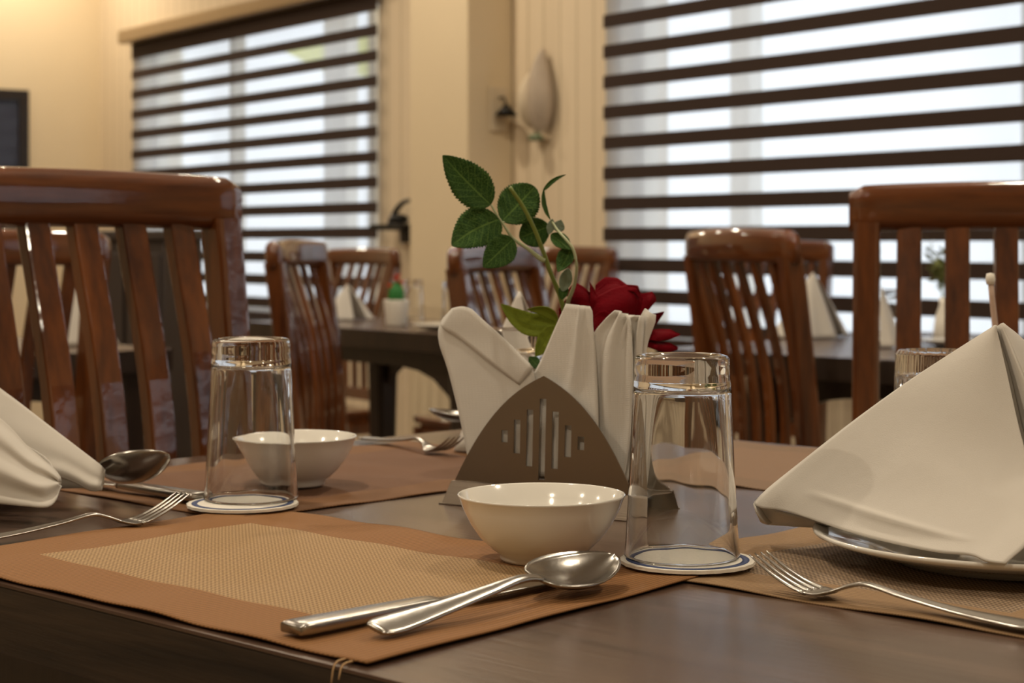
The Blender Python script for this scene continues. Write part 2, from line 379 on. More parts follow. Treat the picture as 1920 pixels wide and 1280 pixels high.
# downlights in the ceiling
for i, (t, d) in enumerate(lamp_spots):
    r = root('ceiling_downlight', WP(t, d, CEIL-.03), 0, 'round warm recessed downlight in the ceiling', 'ceiling light', 'ceiling downlights')
    v, f = lathe([(.075, 0), (.08, .008), (.08, .0295), (.058, .0295), (.058, 0)], 24, True); mesh('trim_ring', v, f, M_cream, r)
    v, f = lathe([(0, .012), (.057, .012), (.057, .018), (0, .018)], 24); mesh('lens', v, f, M_lamp, r)
# dark framed picture on the left wall
r = root('picture_frame', W0, WA, 'dark framed dark glass panel on the cream left wall', 'picture frame')
ya, yb, za, zb = -1.35, -.40, 1.02, 1.756
m = MB()
m.box(XL+.001, XL+.035, ya, yb, zb-.05, zb); m.box(XL+.001, XL+.035, ya, yb, za, za+.05); m.box(XL+.001, XL+.035, ya, ya+.05, za+.05, zb-.05); m.box(XL+.001, XL+.035, yb-.05, yb, za+.05, zb-.05)
m.build('frame', M_frame, r); m = MB(); m.box(XL+.001, XL+.02, ya+.05, yb-.05, za+.05, zb-.05); m.build('glass', M_pic, r)

# ---------------------------------------------------------------- outside
M_pillar = plain('cream_plaster', (.80, .74, .62), .8); M_yellow = cloth_mat('yellow_green_board', (.90, .95, .04), sheen=0); M_grey = plain('grey_plaster', (.62, .66, .72), .8)
M_ground = plain('pale_paving', (.62, .64, .66), .9, 0, 0, 10, .1, 2)
m = MB(); m.box(-14, 16, .25, 14, -.3, -.2); o = struct(wplace(m.build('ground', M_ground)))
for t, wd, lab in [(.655, .10, 'cream plaster pillar outside the right window'), (-4.17, .40, 'cream plaster pillar outside the left end of the left window'),
                   (-2.165, .22, 'wider cream pillar outside the right part of the left window'), (-1.79, .14, 'slim cream pillar outside the right end of the left window')]:
    m = MB(); m.box(t-wd/2, t+wd/2, .5, .56, -.2, 3.2); o = wplace(m.build('pillar', M_pillar)); o['label'] = lab; o['category'] = 'pillar'
m = MB(); m.add([(-3.62, 1.0, 2.03), (-2.3, 1.0, 2.03), (-2.3, 1.0, 1.79), (-3.1, 1.0, 1.86), (-3.62, 1.03, 2.03), (-2.3, 1.03, 2.03), (-2.3, 1.03, 1.79), (-3.1, 1.03, 1.86)],
                [(0, 1, 2, 3), (7, 6, 5, 4), (0, 4, 5, 1), (1, 5, 6, 2), (2, 6, 7, 3), (3, 7, 4, 0)])
r = root('signboard', W0, WA, 'yellow-green board hanging outside the left window, upper right', 'signboard')
m.build('board', M_yellow, r); m = MB(); m.box(-2.40, -2.36, 1.031, 1.07, -.2, 2.0); m.build('post', M_grey, r)
# ---------------------------------------------------------------- chairs
def yb_(z):      # rake of the rear posts (local y of the back line)
    if z < .45: return -.205-.03*(.45-z)/.45
    s = (z-.45)/.6; return -.205-.030*s-.028*s*s
HH = 1.05; PW = .215
def make_chair(label, sw=.033, st=.021):
    r = root('dining_chair', (0, 0, 0), 0, label, 'chair', 'slat-back wooden dining chairs')
    for s in (-1, 1):
        secs = [rsec((s*(PW), yb_(z), z), (1, 0, 0), (0, 1, 0), .036, .042 if z > .05 else .036) for z in [k*1.0/18 for k in range(19)]]
        mesh('rear_leg', *sweep(secs), M_chair, r, False)
        secs = [rsec((s*(PW-.002), .195, z), (1, 0, 0), (0, 1, 0), .034+.008*z, .034+.008*z) for z in (0, .1, .2, .3, .415)]
        mesh('front_leg', *sweep(secs), M_chair, r, False)
    # crest rail: curved back in plan, rounded ends
    secs = []
    n = 25; hw = PW+.024
    for i in range(n):
        x = -hw+2*hw*i/(n-1); q = abs(x)/hw
        e = 1-max(0, (q-.93)/.07)**2*.45
        y = yb_(1.02)-.022*(1-q*q)+.004
        zt = HH+.006*(1-q*q)-(.010*max(0, (q-.9)/.1)**2); zb = HH-.064+.003*(1-q*q)
        secs.append(rsec((x, y, (zt+zb)/2), (0, 0, 1), (0, 1, 0), (zt-zb), .036*e, .30) if False else osec((x, y, (zt+zb)/2), (zt-zb), .036*e))
    mesh('crest_rail', *sweep([s_[::-1] for s_ in secs]), M_chairx, r, True)
    # six bowed slats
    for k in range(6):
        x = (k-2.5)*.0635; q = abs(x)/hw
        secs = []
        for i in range(17):
            z = .515+(HH-.057-.515)*i/16; s = i/16
            bow = -.022*(1-q*q)*s + .022*math.sin(PI*s)**1.3*(1-.0*q)
            secs.append(rsec((x, yb_(z)+bow+.002, z), (1, 0, 0), (0, 1, 0), sw, st, .14))
        mesh('slat', *sweep(secs), M_chair, r, False)
    m = MB(); m.box(-PW+.018, PW-.018, yb_(.5)-.012, yb_(.5)+.014, .48, .525); bevel(m.build('lower_back_rail', M_chairx, r), .004)
    # seat: dished board with rounded front
    nu, nv = 13, 13; top = []; bot = []
    for i in range(nu):
        for j in range(nv):
            u_, v_ = i/(nu-1)*2-1, j/(nv-1)*2-1
            x = u_*(.225+.015*v_); y = v_*.215+.012+(-.02*u_*u_ if v_ > 0 else 0)*v_
            top.append((x, y, .452-.010*(1-u_*u_)*(1-v_*v_))); bot.append((x*.985, y*.985, .426))
    fs = grid_faces(nu, nv)[:]; fs = [f[::-1] for f in fs] + [tuple(a+nu*nv for a in f) for f in fs]
    edge = [j for j in range(nv)] + [i*nv+nv-1 for i in range(1, nu)] + [(nu-1)*nv+j for j in range(nv-2, -1, -1)] + [i*nv for i in range(nu-2, 0, -1)]
    for a, b2 in zip(edge, edge[1:]+edge[:1]): fs.append((a, b2, b2+nu*nv, a+nu*nv))
    bevel(mesh('seat', top+bot, fs, M_chairx, r, True), .004)
    m = MB(); m.box(-.195, .195, .18, .205, .365, .425); m.box(-.225, -.205, -.18, .178, .365, .425); m.box(.205, .225, -.18, .178, .365, .425); m.box(-.195, .195, -.225, -.2, .365, .425)
    m.build('seat_frame', M_chairx, r)
    m = MB()
    for s in (-1, 1): m.box(s*.21-.01, s*.21+.01, -.205, .18, .16, .185)
    m.box(-.2, .2, -.01, .01, .16, .185); m.build('stretcher', M_chairx, r)
    return r
def chair_loc(x, y, phi, H):
    """crest-rail centre at (x, y), facing the direction phi (deg)"""
    a = math.radians(phi-90); k = yb_(1.02); return (x+math.sin(a)*k, y-math.cos(a)*k, 0), a, (1, 1, H/HH)
protos = [make_chair('near'), make_chair('far', .025, .012)]
proto = protos[0]; used = [False, False]
def put(x, y, phi, H, label, wide=1):
    l, a, s = chair_loc(x, y, phi, H)
    k = 0 if H > 1.02 else 1
    if wide != 1: s = (wide, 1, s[2])
    if not used[k]: p = protos[k]; used[k] = True; p.location = l; p.rotation_euler = (0, 0, a); p.scale = s; p['label'] = label; return p
    return dup(protos[k], l, a, label, s)
put(-.505, 2.062, -44, 1.051, 'near left dining chair behind the left bowl, cut by the left edge')
put(.695, 2.445, 256, 1.050, 'near right dining chair behind the large napkin, cut by the right edge')
put(.422, 3.395, 21, .994, 'dining chair in the middle right distance, just behind the right tumbler', .86)
put(-.485, 4.125, -8, .975, 'dining chair seen edge-on behind the white bowl and left tumbler', .95)
put(-.035, 3.875, -23, .964, 'dining chair directly behind the rose leaves', .94)
put(.196, 6.0, 215, .955, 'orange-lit far dining chair between rose bloom and middle chair, by the window wall')
put(-.52, 6.36, 215, .95, 'far dining chair behind the cactus pot, under the left window')
put(.71, 5.05, 238, .975, 'dining chair mostly hidden behind the middle right chair, by the large window', .8)
put(-.90, 3.13, 134, .99, 'dining chair seen through the slats of the near left chair')

# ---------------------------------------------------------------- tables
M_tt = {}
def table(cx, cy, ang, size, label, edge, topmat, first=None, sy_=None, inset=.07):
    r = root('dining_table', (cx, cy, 0), math.radians(ang), label, 'table')
    h = size/2; g = (sy_ or size)/2
    m = MB(); m.box(-h, h, -g, g, TZ-.002, TZ); m.build('tabletop', topmat, r)
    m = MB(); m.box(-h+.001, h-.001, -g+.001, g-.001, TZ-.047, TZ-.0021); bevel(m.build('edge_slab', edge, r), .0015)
    m = MB(); qx, qy = h-inset, g-inset
    for s in (-1, 1):
        # arched aprons
        for ax in (0, 1):
            n = 14; top = TZ-.0475; q, o_ = (qx, qy) if ax == 0 else (qy, qx)
            for i in range(n):
                x0, x1 = -q+2*q*i/n, -q+2*q*(i+1)/n
                d0 = .045+.14*(abs(x0)/q)**5; d1 = .045+.14*(abs(x1)/q)**5
                pts = []
                for yy in (s*o_-.012, s*o_+.012):
                    for (x, z) in ((x0, top-d0), (x1, top-d1), (x1, top), (x0, top)): pts.append((x, yy, z) if ax == 0 else (yy, x, z))
                fs = [(0, 1, 2, 3), (7, 6, 5, 4), (0, 4, 5, 1), (2, 6, 7, 3)]
                if i == 0: fs.append((0, 3, 7, 4))
                if i == n-1: fs.append((1, 5, 6, 2))
                m.add(pts, fs)
    m.build('apron', M_dark, r)
    for sx in (-1, 1):
        for sy in (-1, 1):
            secs = [rsec((sx*qx, sy*qy, z), (1, 0, 0), (0, 1, 0), wd, wd) for z, wd in ((0, .05), (.3, .058), (.6, .07), (.702, .075))]
            mesh('leg', *sweep(secs), M_dark, r, False)
    return r
TA = -44
TC = Vector((.045, 1.54, 0)); U = Vector((math.cos(math.radians(TA)), math.sin(math.radians(TA)), 0)); V = Vector((-U.y, U.x, 0))
table(TC.x+U.x*.11, TC.y+U.y*.11, TA, 1.25, 'dark wood dining table in the foreground, set with woven mats', M_tedge, M_table, None, 1.03)
def corner_table(cx, cy, ang, size, label):   # near corner and angle of the edge running right-down
    a = math.radians(ang); u = Vector((math.cos(a), math.sin(a), 0)); v = Vector((-u.y, u.x, 0)); return u, v
# left background table: near corner NC, edges along -w and +v
a = math.radians(-51.5); u = Vector((math.cos(a), math.sin(a), 0)); v = Vector((-u.y, u.x, 0)); c = Vector((-.12, 4.36, 0))-u*.515+v*.25
table(c.x, c.y, -51.5, 1.03, 'dark dining table holding the cactus pot, below the left window', M_dark, M_table, None, .5)
a = math.radians(-42); u = Vector((math.cos(a), math.sin(a), 0)); v = Vector((-u.y, u.x, 0)); c = Vector((.30, 3.83, 0))+u*.515+v*.515
table(c.x, c.y, -42, 1.03, 'dark dining table by the large right window, behind the middle chair', M_dark, M_table, None, None, .17)
table(-1.44, 3.85, -46, 1.03, 'dark dining table at far left seen through the near left chair', M_dark, M_table)
# sideboard
r = root('sideboard', (-1.15, 5.75, 0), math.radians(-20), 'dark grey-brown sideboard seen through the near left chair slats', 'cabinet')
M_sb = plain('grey_brown_laminate', (.045, .032, .026), .5)
m = MB(); m.box(-.13, .13, -.12, .12, 0, .98); bevel(m.build('body', M_sb, r), .004)
m = MB(); m.box(-.145, .145, -.135, .135, .98, 1.01); bevel(m.build('top', M_sb, r), .005)
for s in (-1, 1):
    m = MB(); m.box(s*.064-.058, s*.064+.058, -.134, -.1205, .06, .94); d = bevel(m.build('door', M_sb, r), .003)
    m = MB(); m.box(s*.02-.005, s*.02+.005, -.15, -.1345, .5, .62); m.build('handle', M_black, d)

# ---------------------------------------------------------------- place mats
def placemat(corners, label, cols, border=.062, edge_drop=0, cut=0):
    """corners: four world points c0,c1,c2,c3 (c0->c1 long side), z measured on the table"""
    o0 = (corners[0]+corners[2])/2; LX = (corners[1]-corners[0]).length; LY = (corners[3]-corners[0]).length
    nu, nv = 90, 60; vs = []; uv = []
    ph = random.random()*6
    for i in range(nu+1):
        for j in range(nv+1):
            s, t = i/nu, j/nv
            p = corners[0].lerp(corners[1], s).lerp(corners[3].lerp(corners[2], s), t)
            e = .0010*max(0, math.sin(s*11+t*5+ph)*math.sin(t*9-s*4+ph*2)) + .0005*(1+math.sin(s*31+t*13+ph))
            p = p + Vector((0, 0, .0012+e-o0.z*0))
            vs.append(p-Vector((o0.x, o0.y, TZ))); uv.append((s*LX, t*LY))
    o = mesh('placemat', vs, grid_faces(nu+1, nv+1), mat_mat('woven_placemat', LX, LY, border, *cols), None, True, uv)
    # flip so normals point up, thickness below
    o.data.flip_normals() if o.data.polygons[0].normal.z < 0 else None
    solid(o, .0010, -1)
    o.location = (o0.x, o0.y, TZ); o['label'] = label; o['category'] = 'placemat'; o['group'] = 'woven placemats'
    return o
colA = ((.35, .165, .060), (.52, .345, .175), (.15, .085, .038))
colB = ((.25, .120, .052), (.20, .098, .052), (.10, .048, .026))
colC = ((.38, .235, .12), (.42, .30, .19), (.055, .032, .022))
def tab(p): return Vector((p[0], p[1], TZ))
c1 = TC-V*.513; 
K1 = tab(T(732, 1243)); K2 = tab(T(1310, 1088)); K3 = K2-U*.462
def onedge(p, b=-.5135):
    d = (p-tab(TC)).dot(V); return p+V*(b-d)
K1 = onedge(K1, -.507); K4 = onedge(K1-U*.466, -.513)
mat1 = placemat([K4, K1, K2, K3], 'large tan woven placemat in front, under the porcelain bowl and spoon', colA)
q0 = tab(T(442, 977)); mat2 = placemat([q0, q0+V*.485, q0+V*.485-U*.325, q0-U*.325], 'brown woven placemat under the rear bowl, left of the napkin holder', colB, .05)
q0 = tab(T(1120, 1066)); 
mat3 = placemat([q0, q0+V*.47, q0+V*.47+U*.335, q0+U*.335], 'tan striped placemat under the plate and fork at the right', colC, .055)
q0 = tab(T(1330, 908)); mat4 = placemat([q0-U*.20, q0+U*.28, q0+U*.28+V*.30, q0-U*.20+V*.30], 'beige brown placemat across the table, behind the right tumbler', ((.27, .17, .105), (.25, .155, .095), (.18, .11, .068)), .05)
mat3.location.z -= .0002; mat1.location.z += .0012
for t_, lab in ((0, ''),):
    pass
# frayed threads at the corner of the front mat (part of the mat)
pt = K1-Vector(mat1.location)
for k in range(2):
    a = pt-U*(.012+.006*k)+V*.004+Vector((0, 0, .002)); v_, f_ = tube([a, a-V*.012+U*.002+Vector((0, 0, -.0005)), a-V*.0165+U*.004+Vector((0, 0, -.007-.003*k))], [.0007, .0004], 6, 8)
    mesh('loose_thread', v_, f_, plain('tan_thread', (.45, .28, .13), .8), mat1)

# ---------------------------------------------------------------- tableware
def coaster(x, y, lab, R=.0457):
    r = root('coaster', (x, y, TZ+.0045), .3, lab, 'coaster', 'round white paper coasters')
    n = 96; vs = []; fs = []
    for z in (0, .0022):
        vs.append((0, 0, z))
        for i in range(n): a = 2*PI*i/n; q = R*(1+.007*math.sin(24*a)); vs.append((q*math.cos(a), q*math.sin(a), z))
    for i in range(n):
        j = (i+1) % n; fs += [(0, j+1, i+1), (n+1, n+2+i, n+2+j), (i+1, j+1, n+2+j, n+2+i)]
    mesh('paper_disc', vs, fs, M_coast, r, False)
    v_, f_ = lathe([(.0372, .00222), (.0420, .00222), (.0420, .00242), (.0372, .00242)], 64, True); mesh('blue_ring', v_, f_, M_blue, r)
    return r
GP = [(.0391, .0004), (.0394, .0008), (.0396, .0014), (.03965, .0020), (.0396, .0028), (.0395, .0042), (.0388, .010), (.0368, .045), (.0350, .080), (.0338, .112), (.0334, .1175), (.0331, .119), (.0328, .121), (.0326, .130), (.0322, .1345), (.0310, .1365), (.0285, .1372), (.0262, .1365), (.0240, .1345), (.018, .1335), (.008, .1340), (0, .1342),
      ]
GI = [(0, .1125), (.010, .1128), (.020, .1138), (.0262, .1146), (.0280, .1144), (.0290, .1136), (.0296, .1122), (.0299, .1100), (.0302, .106), (.0316, .085), (.0336, .050), (.0357, .015), (.0362, .0070), (.03645, .0035), (.0366, .0022), (.0367, .0014), (.0370, .0007), (.0375, .0003), (.0380, .0002), (.0387, .0002)]
def tumbler(x, y, lab, sz=1, z=.0069, sr=1, rz=0):
    v_, f_ = lathe([(r_*sr, z_*sz) for r_, z_ in GP+GI], 96, False)
    # close the rim ring
    n = 96; nv = len(v_)
    last = [nv-n+i for i in range(n)]; first = list(range(n))
    f_ += [(last[i], last[(i+1) % n], first[(i+1) % n], first[i]) for i in range(n)]
    # gentle flats inside, like pressed glass
    out = []
    for k, p in enumerate(v_):
        p = Vector(p); rr = math.hypot(p.x, p.y); th = math.atan2(p.y, p.x)
        if k > len(GP)*n-n and .012 < p.z < .105*sz and rr > .02:
            q = 1+.004*math.cos(8*th); p.x *= q; p.y *= q
        out.append(p)
    o = mesh('tumbler', out, f_, M_glass, None, True); o.data.flip_normals() if False else None
    o.location = (x, y, TZ+z); o.rotation_euler = (0, 0, rz); o['label'] = lab; o['category'] = 'drinking glass'; o['group'] = 'upturned glass tumblers'
    return o
gR = T(1280, 1062, .002); gL = T(465, 952, .002)
coaster(T(1290, 1068).x, T(1290, 1068).y+.004, 'white scalloped coaster under the right-hand tumbler')
coaster(T(455, 957).x, T(455, 957).y, 'white scalloped coaster under the left-hand tumbler')
tumbler(.1165, 1.250, 'upturned clear tumbler right of the front bowl', 1.01)
tumbler(gL.x, 1.533, 'upturned clear tumbler at left, before the rear bowl', .985, rz=.2)
tumbler(.003, 1.80, 'upturned clear tumbler behind the paper napkins and rose', 1, .0002)
# ribbed glass behind the big napkin
def ribbed(x, y, lab, h=.134):
    n = 96; prof_o = [(.037, 0), (.0362, .02), (.0345, .07), (.0335, h-.012), (.033, h-.004), (.031, h), (.026, h), (.022, h-.003), (0, h-.003)]
    prof_i = [(0, h-.020), (.024, h-.020), (.029, h-.024), (.0312, .07), (.0335, .02), (.0345, 0)]
    v_, f_ = lathe(prof_o+prof_i, n)
    nv = len(v_); f_ += [(nv-n+i, nv-n+(i+1) % n, (i+1) % n, i) for i in range(n)]
    out = []
    for p in v_:
        p = Vector(p); rr = math.hypot(p.x, p.y)
        if rr > .0318 and p.z > .015: q = 1+.022*math.cos(24*math.atan2(p.y, p.x)); p.x *= q; p.y *= q
        out.append(p)
    o = mesh('tumbler', out, f_, M_glass, None, True); o.location = (x, y, TZ+.0035); o['label'] = lab; o['category'] = 'drinking glass'; o['group'] = 'upturned glass tumblers'
ribbed((1757-960)/F*1.50, 1.50, 'upturned ribbed glass peeking out behind the large right napkin', .1305)
def bowl(x, y, sr, sz, lab):
    o_ = [(0, .002), (.020, .002), (.024, .0016), (.0255, 0), (.0275, 0), (.0285, .002), (.0288, .0045), (.034, .0085), (.042, .0165), (.0485, .0265), (.0535, .037), (.0565, .0455), (.0573, .0462)]
    i_ = [(.0572, .0472), (.0562, .0474), (.0552, .0465), (.0515, .037), (.046, .0265), (.039, .0165), (.030, .0095), (.018, .0062), (0, .0055)]
    v_, f_ = lathe([(r_*sr, z_*sz) for r_, z_ in o_+i_], 96)
    o = mesh('bowl', v_, f_, M_porc, None, True); o.location = (x, y, TZ+.0038); o['label'] = lab; o['category'] = 'bowl'; o['group'] = 'small white porcelain bowls'
    return o
bowl((1015-960)/F*1.258, 1.258, 1.012, .96, 'white porcelain bowl in the foreground, touching the spoon')
bowl((551.5-960)/F*1.648, 1.648, .985, .93, 'white porcelain bowl at left, partly seen through the tumbler')
def plate(x, y, R, lab):
    zs = .70
    o_ = [(0, .003), (R*.52, .003), (R*.56, 0), (R*.60, 0), (R*.62, .004), (R*.80, .012), (R*.95, .0205), (R, .0245), (R*1.003, .027)]
    i_ = [(R*.995, .0285), (R*.97, .0275), (R*.93, .025), (R*.80, .0195), (R*.70, .0135), (R*.60, .0085), (0, .0075)]
    v_, f_ = lathe([(r_, z_*zs) for r_, z_ in o_+i_], 128); o = mesh('dinner_plate', v_, f_, M_porc, None, True); o.location = (x, y, TZ+.0028); o['label'] = lab; o['category'] = 'plate'; o['group'] = 'white dinner plates'
PLX, PLY = .345, 1.262
plate(PLX, PLY, .135, 'white dinner plate under the large right napkin')
plate(-.505, 1.545, .10, 'white dinner plate under the left napkin, at the left edge')

# ---- cutlery, built along local +x (handle end at 0), z from the table
def strip(stations, n=9, name='handle', mat=None, parent=None):
    """stations: (x, y, z, halfwidth, thickness, dish)"""
    secs = []
    for (x, y, z, hw, th, dish) in stations:
        ring = []
        for j in range(n):
            t = -1+2*j/(n-1); ring.append(Vector((x, y+t*hw, z+dish*(t*t)+th/2*math.sqrt(max(0, 1-.75*t*t)))))
        for j in range(n-1, -1, -1):
            t = -1+2*j/(n-1); ring.append(Vector((x, y+t*hw, z+dish*(t*t)-th/2*math.sqrt(max(0, 1-.75*t*t)))))
        secs.append(ring[::-1])
    return sweep(secs)
def interp(keys, n):
    """keys of equal-length tuples, first entry monotone; Catmull-like smooth interpolation"""
    out = []; x0, x1 = keys[0][0], keys[-1][0]
    for i in range(n):
        x = x0+(x1-x0)*i/(n-1); k = 0
        while k < len(keys)-2 and keys[k+1][0] < x: k += 1
        a, b2 = keys[k], keys[k+1]; t = (x-a[0])/(b2[0]-a[0]); t2 = t*t*(3-2*t)
        p = keys[max(k-1, 0)]; q = keys[min(k+2, len(keys)-1)]
        row = [x]
        for c in range(1, len(a)):
            h = b2[0]-a[0]
            m0 = (b2[c]-p[c])/(b2[0]-p[0])*h if b2[0] != p[0] else 0; m1 = (q[c]-a[c])/(q[0]-a[0])*h if q[0] != a[0] else 0
            row.append((2*t**3-3*t*t+1)*a[c]+(t**3-2*t*t+t)*m0+(-2*t**3+3*t*t)*b2[c]+(t**3-t*t)*m1)
        out.append(row)
    return out
def fork(loc, rz, lab, tilt=0, L=.19, lift=.021):
    r = root('fork', loc, rz, lab, 'fork', 'steel forks'); r.rotation_euler[1] = tilt
    keys = [(0, .0022, .0095, .0026), (.01, .0024, .0108, .0026), (.05, .0040, .0070, .0026), (.09, .0080, .0042, .0028), (.115, .0115, .0032, .0030), (.128, .0085, .0036, .0028), (.140, .0035, .0075, .0024)]
    st = [(x, 0, z, hw, th, 0) for x, z, hw, th in interp(keys, 40)]
    mesh('handle', *strip(st), M_steel, r)
    keys = [(.138, .0040, .0070, .0024), (.146, .0020, .0115, .0022), (.153, .0024, .0128, .0020)]
    st = [(x, 0, z, hw, th, .0006) for x, z, hw, th in interp(keys, 12)]
    hd = mesh('fork_head', *strip(st, 11), M_steel, r)
    for k in range(4):
        y0 = (k-1.5)*.0069; y1 = (k-1.5)*.0062
        ks = [(.1525, y0, .0030, .0026, .0022), (.165, (y0+y1)/2, .0062, .0021, .0021), (.180, y1, .0125, .0017, .0019), (.196, y1, lift+.0005, .0006, .0010)]
        st = [(x, y, z-.0006, hw, th, 0) for x, y, z, hw, th in interp(ks, 16)]
        mesh('tine', *strip(st, 7), M_steel, hd)
    return r
def spoon(loc, rz, lab, pitch=0, roll=0):
    r = root('spoon', loc, rz, lab, 'spoon', 'steel spoons'); r.rotation_euler = (roll, pitch, rz)
    keys = [(0, .0022, .0060, .0026), (.004, .0023, .0082, .0028), (.015, .0026, .0090, .0026), (.05, .0050, .0064, .0026), (.09, .0090, .0045, .0030), (.115, .0110, .0034, .0034), (.132, .0088, .0040, .0030)]
    st = [(x, 0, z, hw, th, 0) for x, z, hw, th in interp(keys, 40)]
    h = mesh('handle', *strip(st), M_steel, r)
    # bowl: dished oval shell
    n1, n2 = 28, 17; top = []; L0, L1 = .129, .201
    for i in range(n1):
        s = i/(n1-1); x = L0+(L1-L0)*s
        hw = .0215*(max(0, math.sin(PI*s**.86)))**.55*(1.0-.10*s)+.0036*(1-s)**6
        dip = .0095*math.sin(PI*s)**.8
        for j in range(n2):
            t = -1+2*j/(n2-1); rim = .0090+.0035*s*s
            top.append((x, t*hw, rim-dip*(1-abs(t)**2.2)))
    o = mesh('spoon_bowl', top, grid_faces(n1, n2), M_steel, r)
    solid(o, .0014, 0)
    return r
def knife(loc, rz, lab, pitch=0):
    r = root('knife', loc, rz, lab, 'knife', 'steel table knives'); r.rotation_euler = (0, pitch, rz)
    keys = [(0, .0040, .0090, .0054), (.002, .0040, .0098, .0064), (.05, .0040, .0092, .0062), (.10, .0040, .0078, .0056), (.112, .0038, .0074, .0046)]
    secs = []
    for x, z, hw, th in interp(keys, 22): secs.append(rsec((x, 0, z), (0, 1, 0), (0, 0, 1), hw*2, th, .22))
    mesh('handle', *sweep(secs), M_steel, r, True)
    ks = [(.110, .0040, .0055, .0042), (.120, .0036, .0060, .0022), (.14, .0032, .0092, .0016), (.19, .0030, .0100, .0014), (.215, .0030, .0085, .0012), (.228, .0030, .0015, .0010)]
    st = [(x, 0, z, hw, th, 0) for x, z, hw, th in interp(ks, 24)]
    mesh('blade', *strip(st, 7), M_steel, r)
    return r
def ang(p, q): d = q-p; return math.atan2(d.y, d.x)
zc = .0040
# front knife and spoon
a = T(545, 1192, zc); b2 = T(985, 1105, zc); knife(a, ang(a, b2), 'table knife on the front placemat, its blade under the spoon')
a = T(702, 1197, zc); b2 = T(1022, 1110, .012); s1 = spoon(a, ang(a, T(1098, 1112, 0)), 'spoon lying over the knife in front of the front bowl', -math.radians(.3), math.radians(15)); s1.location.z += .003; s1.scale = (1.1, 1.1, 1.1)
# right fork: handle at the right, tines to the left
a = T(1560, 1112, .003); hE = T(1930, 1171, .003); an = ang(hE, a); d = Vector((math.cos(an), math.sin(an), 0)); st = T(1534, 1116, .003)-d*.150
fork(st, an, 'fork on the right placemat, tines towards the tumbler')
a = T(0, 1013, .003); st0 = T(248, 984, .003); an = ang(a, st0); d = Vector((math.cos(an), math.sin(an), 0)); fork(st0-d*.150, an, 'fork at the left edge of the front placemat')
a = T(690, 825, .003); st0 = T(815, 848, .003); an = ang(a, st0); d = Vector((math.cos(an), math.sin(an), 0)); fork(st0-d*.150, an, 'fork lying behind the rear bowl')
# left cutlery partly under the left napkin
a = T(376, 940, zc); an = math.atan2(-U.y, -U.x); knife(a, an+.02, 'table knife pointing from the left tumbler to the left napkin')
e = T(188, 940, .002); an = math.atan2(U.y, U.x)+.10; d = Vector((math.cos(an), math.sin(an), 0)); s2 = spoon(e-d*.130+Vector((0, 0, .006)), an, 'spoon with dark underside beside the left napkin', -math.radians(4), -math.radians(38))
sb = s2.children[1] if s2.children[1].name.startswith('spoon_bowl') else s2.children[0]
pv = Vector((.131, 0, .009)); sb.matrix_local = Matrix.Translation(pv) @ Matrix.Rotation(-.26, 4, 'Y') @ Matrix.Translation(-pv)
e = T(846, 816, .002); an = math.atan2(-V.y, -V.x); d = Vector((math.cos(an), math.sin(an), 0)); spoon(e-d*.165+Vector((0, 0, .002)), an, 'spoon at the far table edge, half behind the paper napkins', -math.radians(5), math.radians(-8))

# ---------------------------------------------------------------- napkin holder
E = Vector((.843, -.538, 0)); NF = Vector((-.538, -.843, 0))      # along the plate / towards the viewer
HB = Vector((.0245, 1.512, TZ))
r = root('napkin_holder', HB, math.atan2(E.y, E.x), 'steel napkin holder with arched slotted plate behind the front bowl', 'napkin holder')
# local: x along E, y = -NF (away from viewer), z up
def holder_plate(name, y0, sign):
    cu = bpy.data.curves.new(name, 'CURVE'); cu.dimensions = '2D'; cu.fill_mode = 'BOTH'; cu.extrude = .0006
    hw, h = .0865, .092
    pts = [(-hw, 0), (hw, 0)]
    R_ = []
    for i in range(1, 25):
        t = i/24; x = hw*(1-t); z = h*(1-.43*(x/hw)-.57*(x/hw)**2.5)
        R_.append((x, z))
    right = R_; left = [(-x, z) for x, z in right[:-1]][::-1]
    pts += right + left
    def poly(p):
        s = cu.splines.new('POLY'); s.points.add(len(p)-1); s.use_cyclic_u = True
        for q, (x, y) in zip(s.points, p): q.co = (x, y, 0, 1)
    poly(pts)
    for k, (cz, hh) in enumerate(((.0400, .0050), (.0405, .0140), (.0400, .0235), (.0395, .0335), (.0395, .0235), (.0395, .0130), (.0385, .0055))):
        x = (k-3)*.0124; q = .0031; poly([(x-q, cz-hh), (x+q, cz-hh), (x+q, cz+hh), (x-q, cz+hh)])
    tmp = bpy.data.objects.new('tmp', cu); C.objects.link(tmp); dg = bpy.context.evaluated_depsgraph_get()
    me = bpy.data.meshes.new_from_object(tmp.evaluated_get(dg)); bpy.data.objects.remove(tmp)
    o = bpy.data.objects.new(name, me); C.objects.link(o); me.materials.clear(); me.materials.append(M_brushed); o.parent = r
    o.rotation_euler = (PI/2-sign*.04, 0, 0); o.location = (0, y0, .0195)
    return o
fp = holder_plate('front_plate', 0, 1); bpl = holder_plate('back_plate', .045, -1)
m = MB()
for y0, s in ((0, -1), (.045, 1)):
    hw0, hw1 = .0935, .0885
    yA, yB = y0+s*.011, y0+s*.0035
    m.add([(-hw0, yA, 0), (hw0, yA, 0), (hw1, yB, .0192), (-hw1, yB, .0192), (-hw0, yA-s*.0012, 0), (hw0, yA-s*.0012, 0), (hw1, yB-s*.0012, .0192), (-hw1, yB-s*.0012, .0192)],
          [(0, 1, 2, 3), (7, 6, 5, 4), (0, 4, 5, 1), (1, 5, 6, 2), (2, 6, 7, 3), (3, 7, 4, 0)])
    ys = sorted((yB, y0+s*-.001)); m.box(-hw1, hw1, ys[0], ys[1], .0181, .0192)
m.box(-.0885, .0885, 0, .045, .0170, .0182)
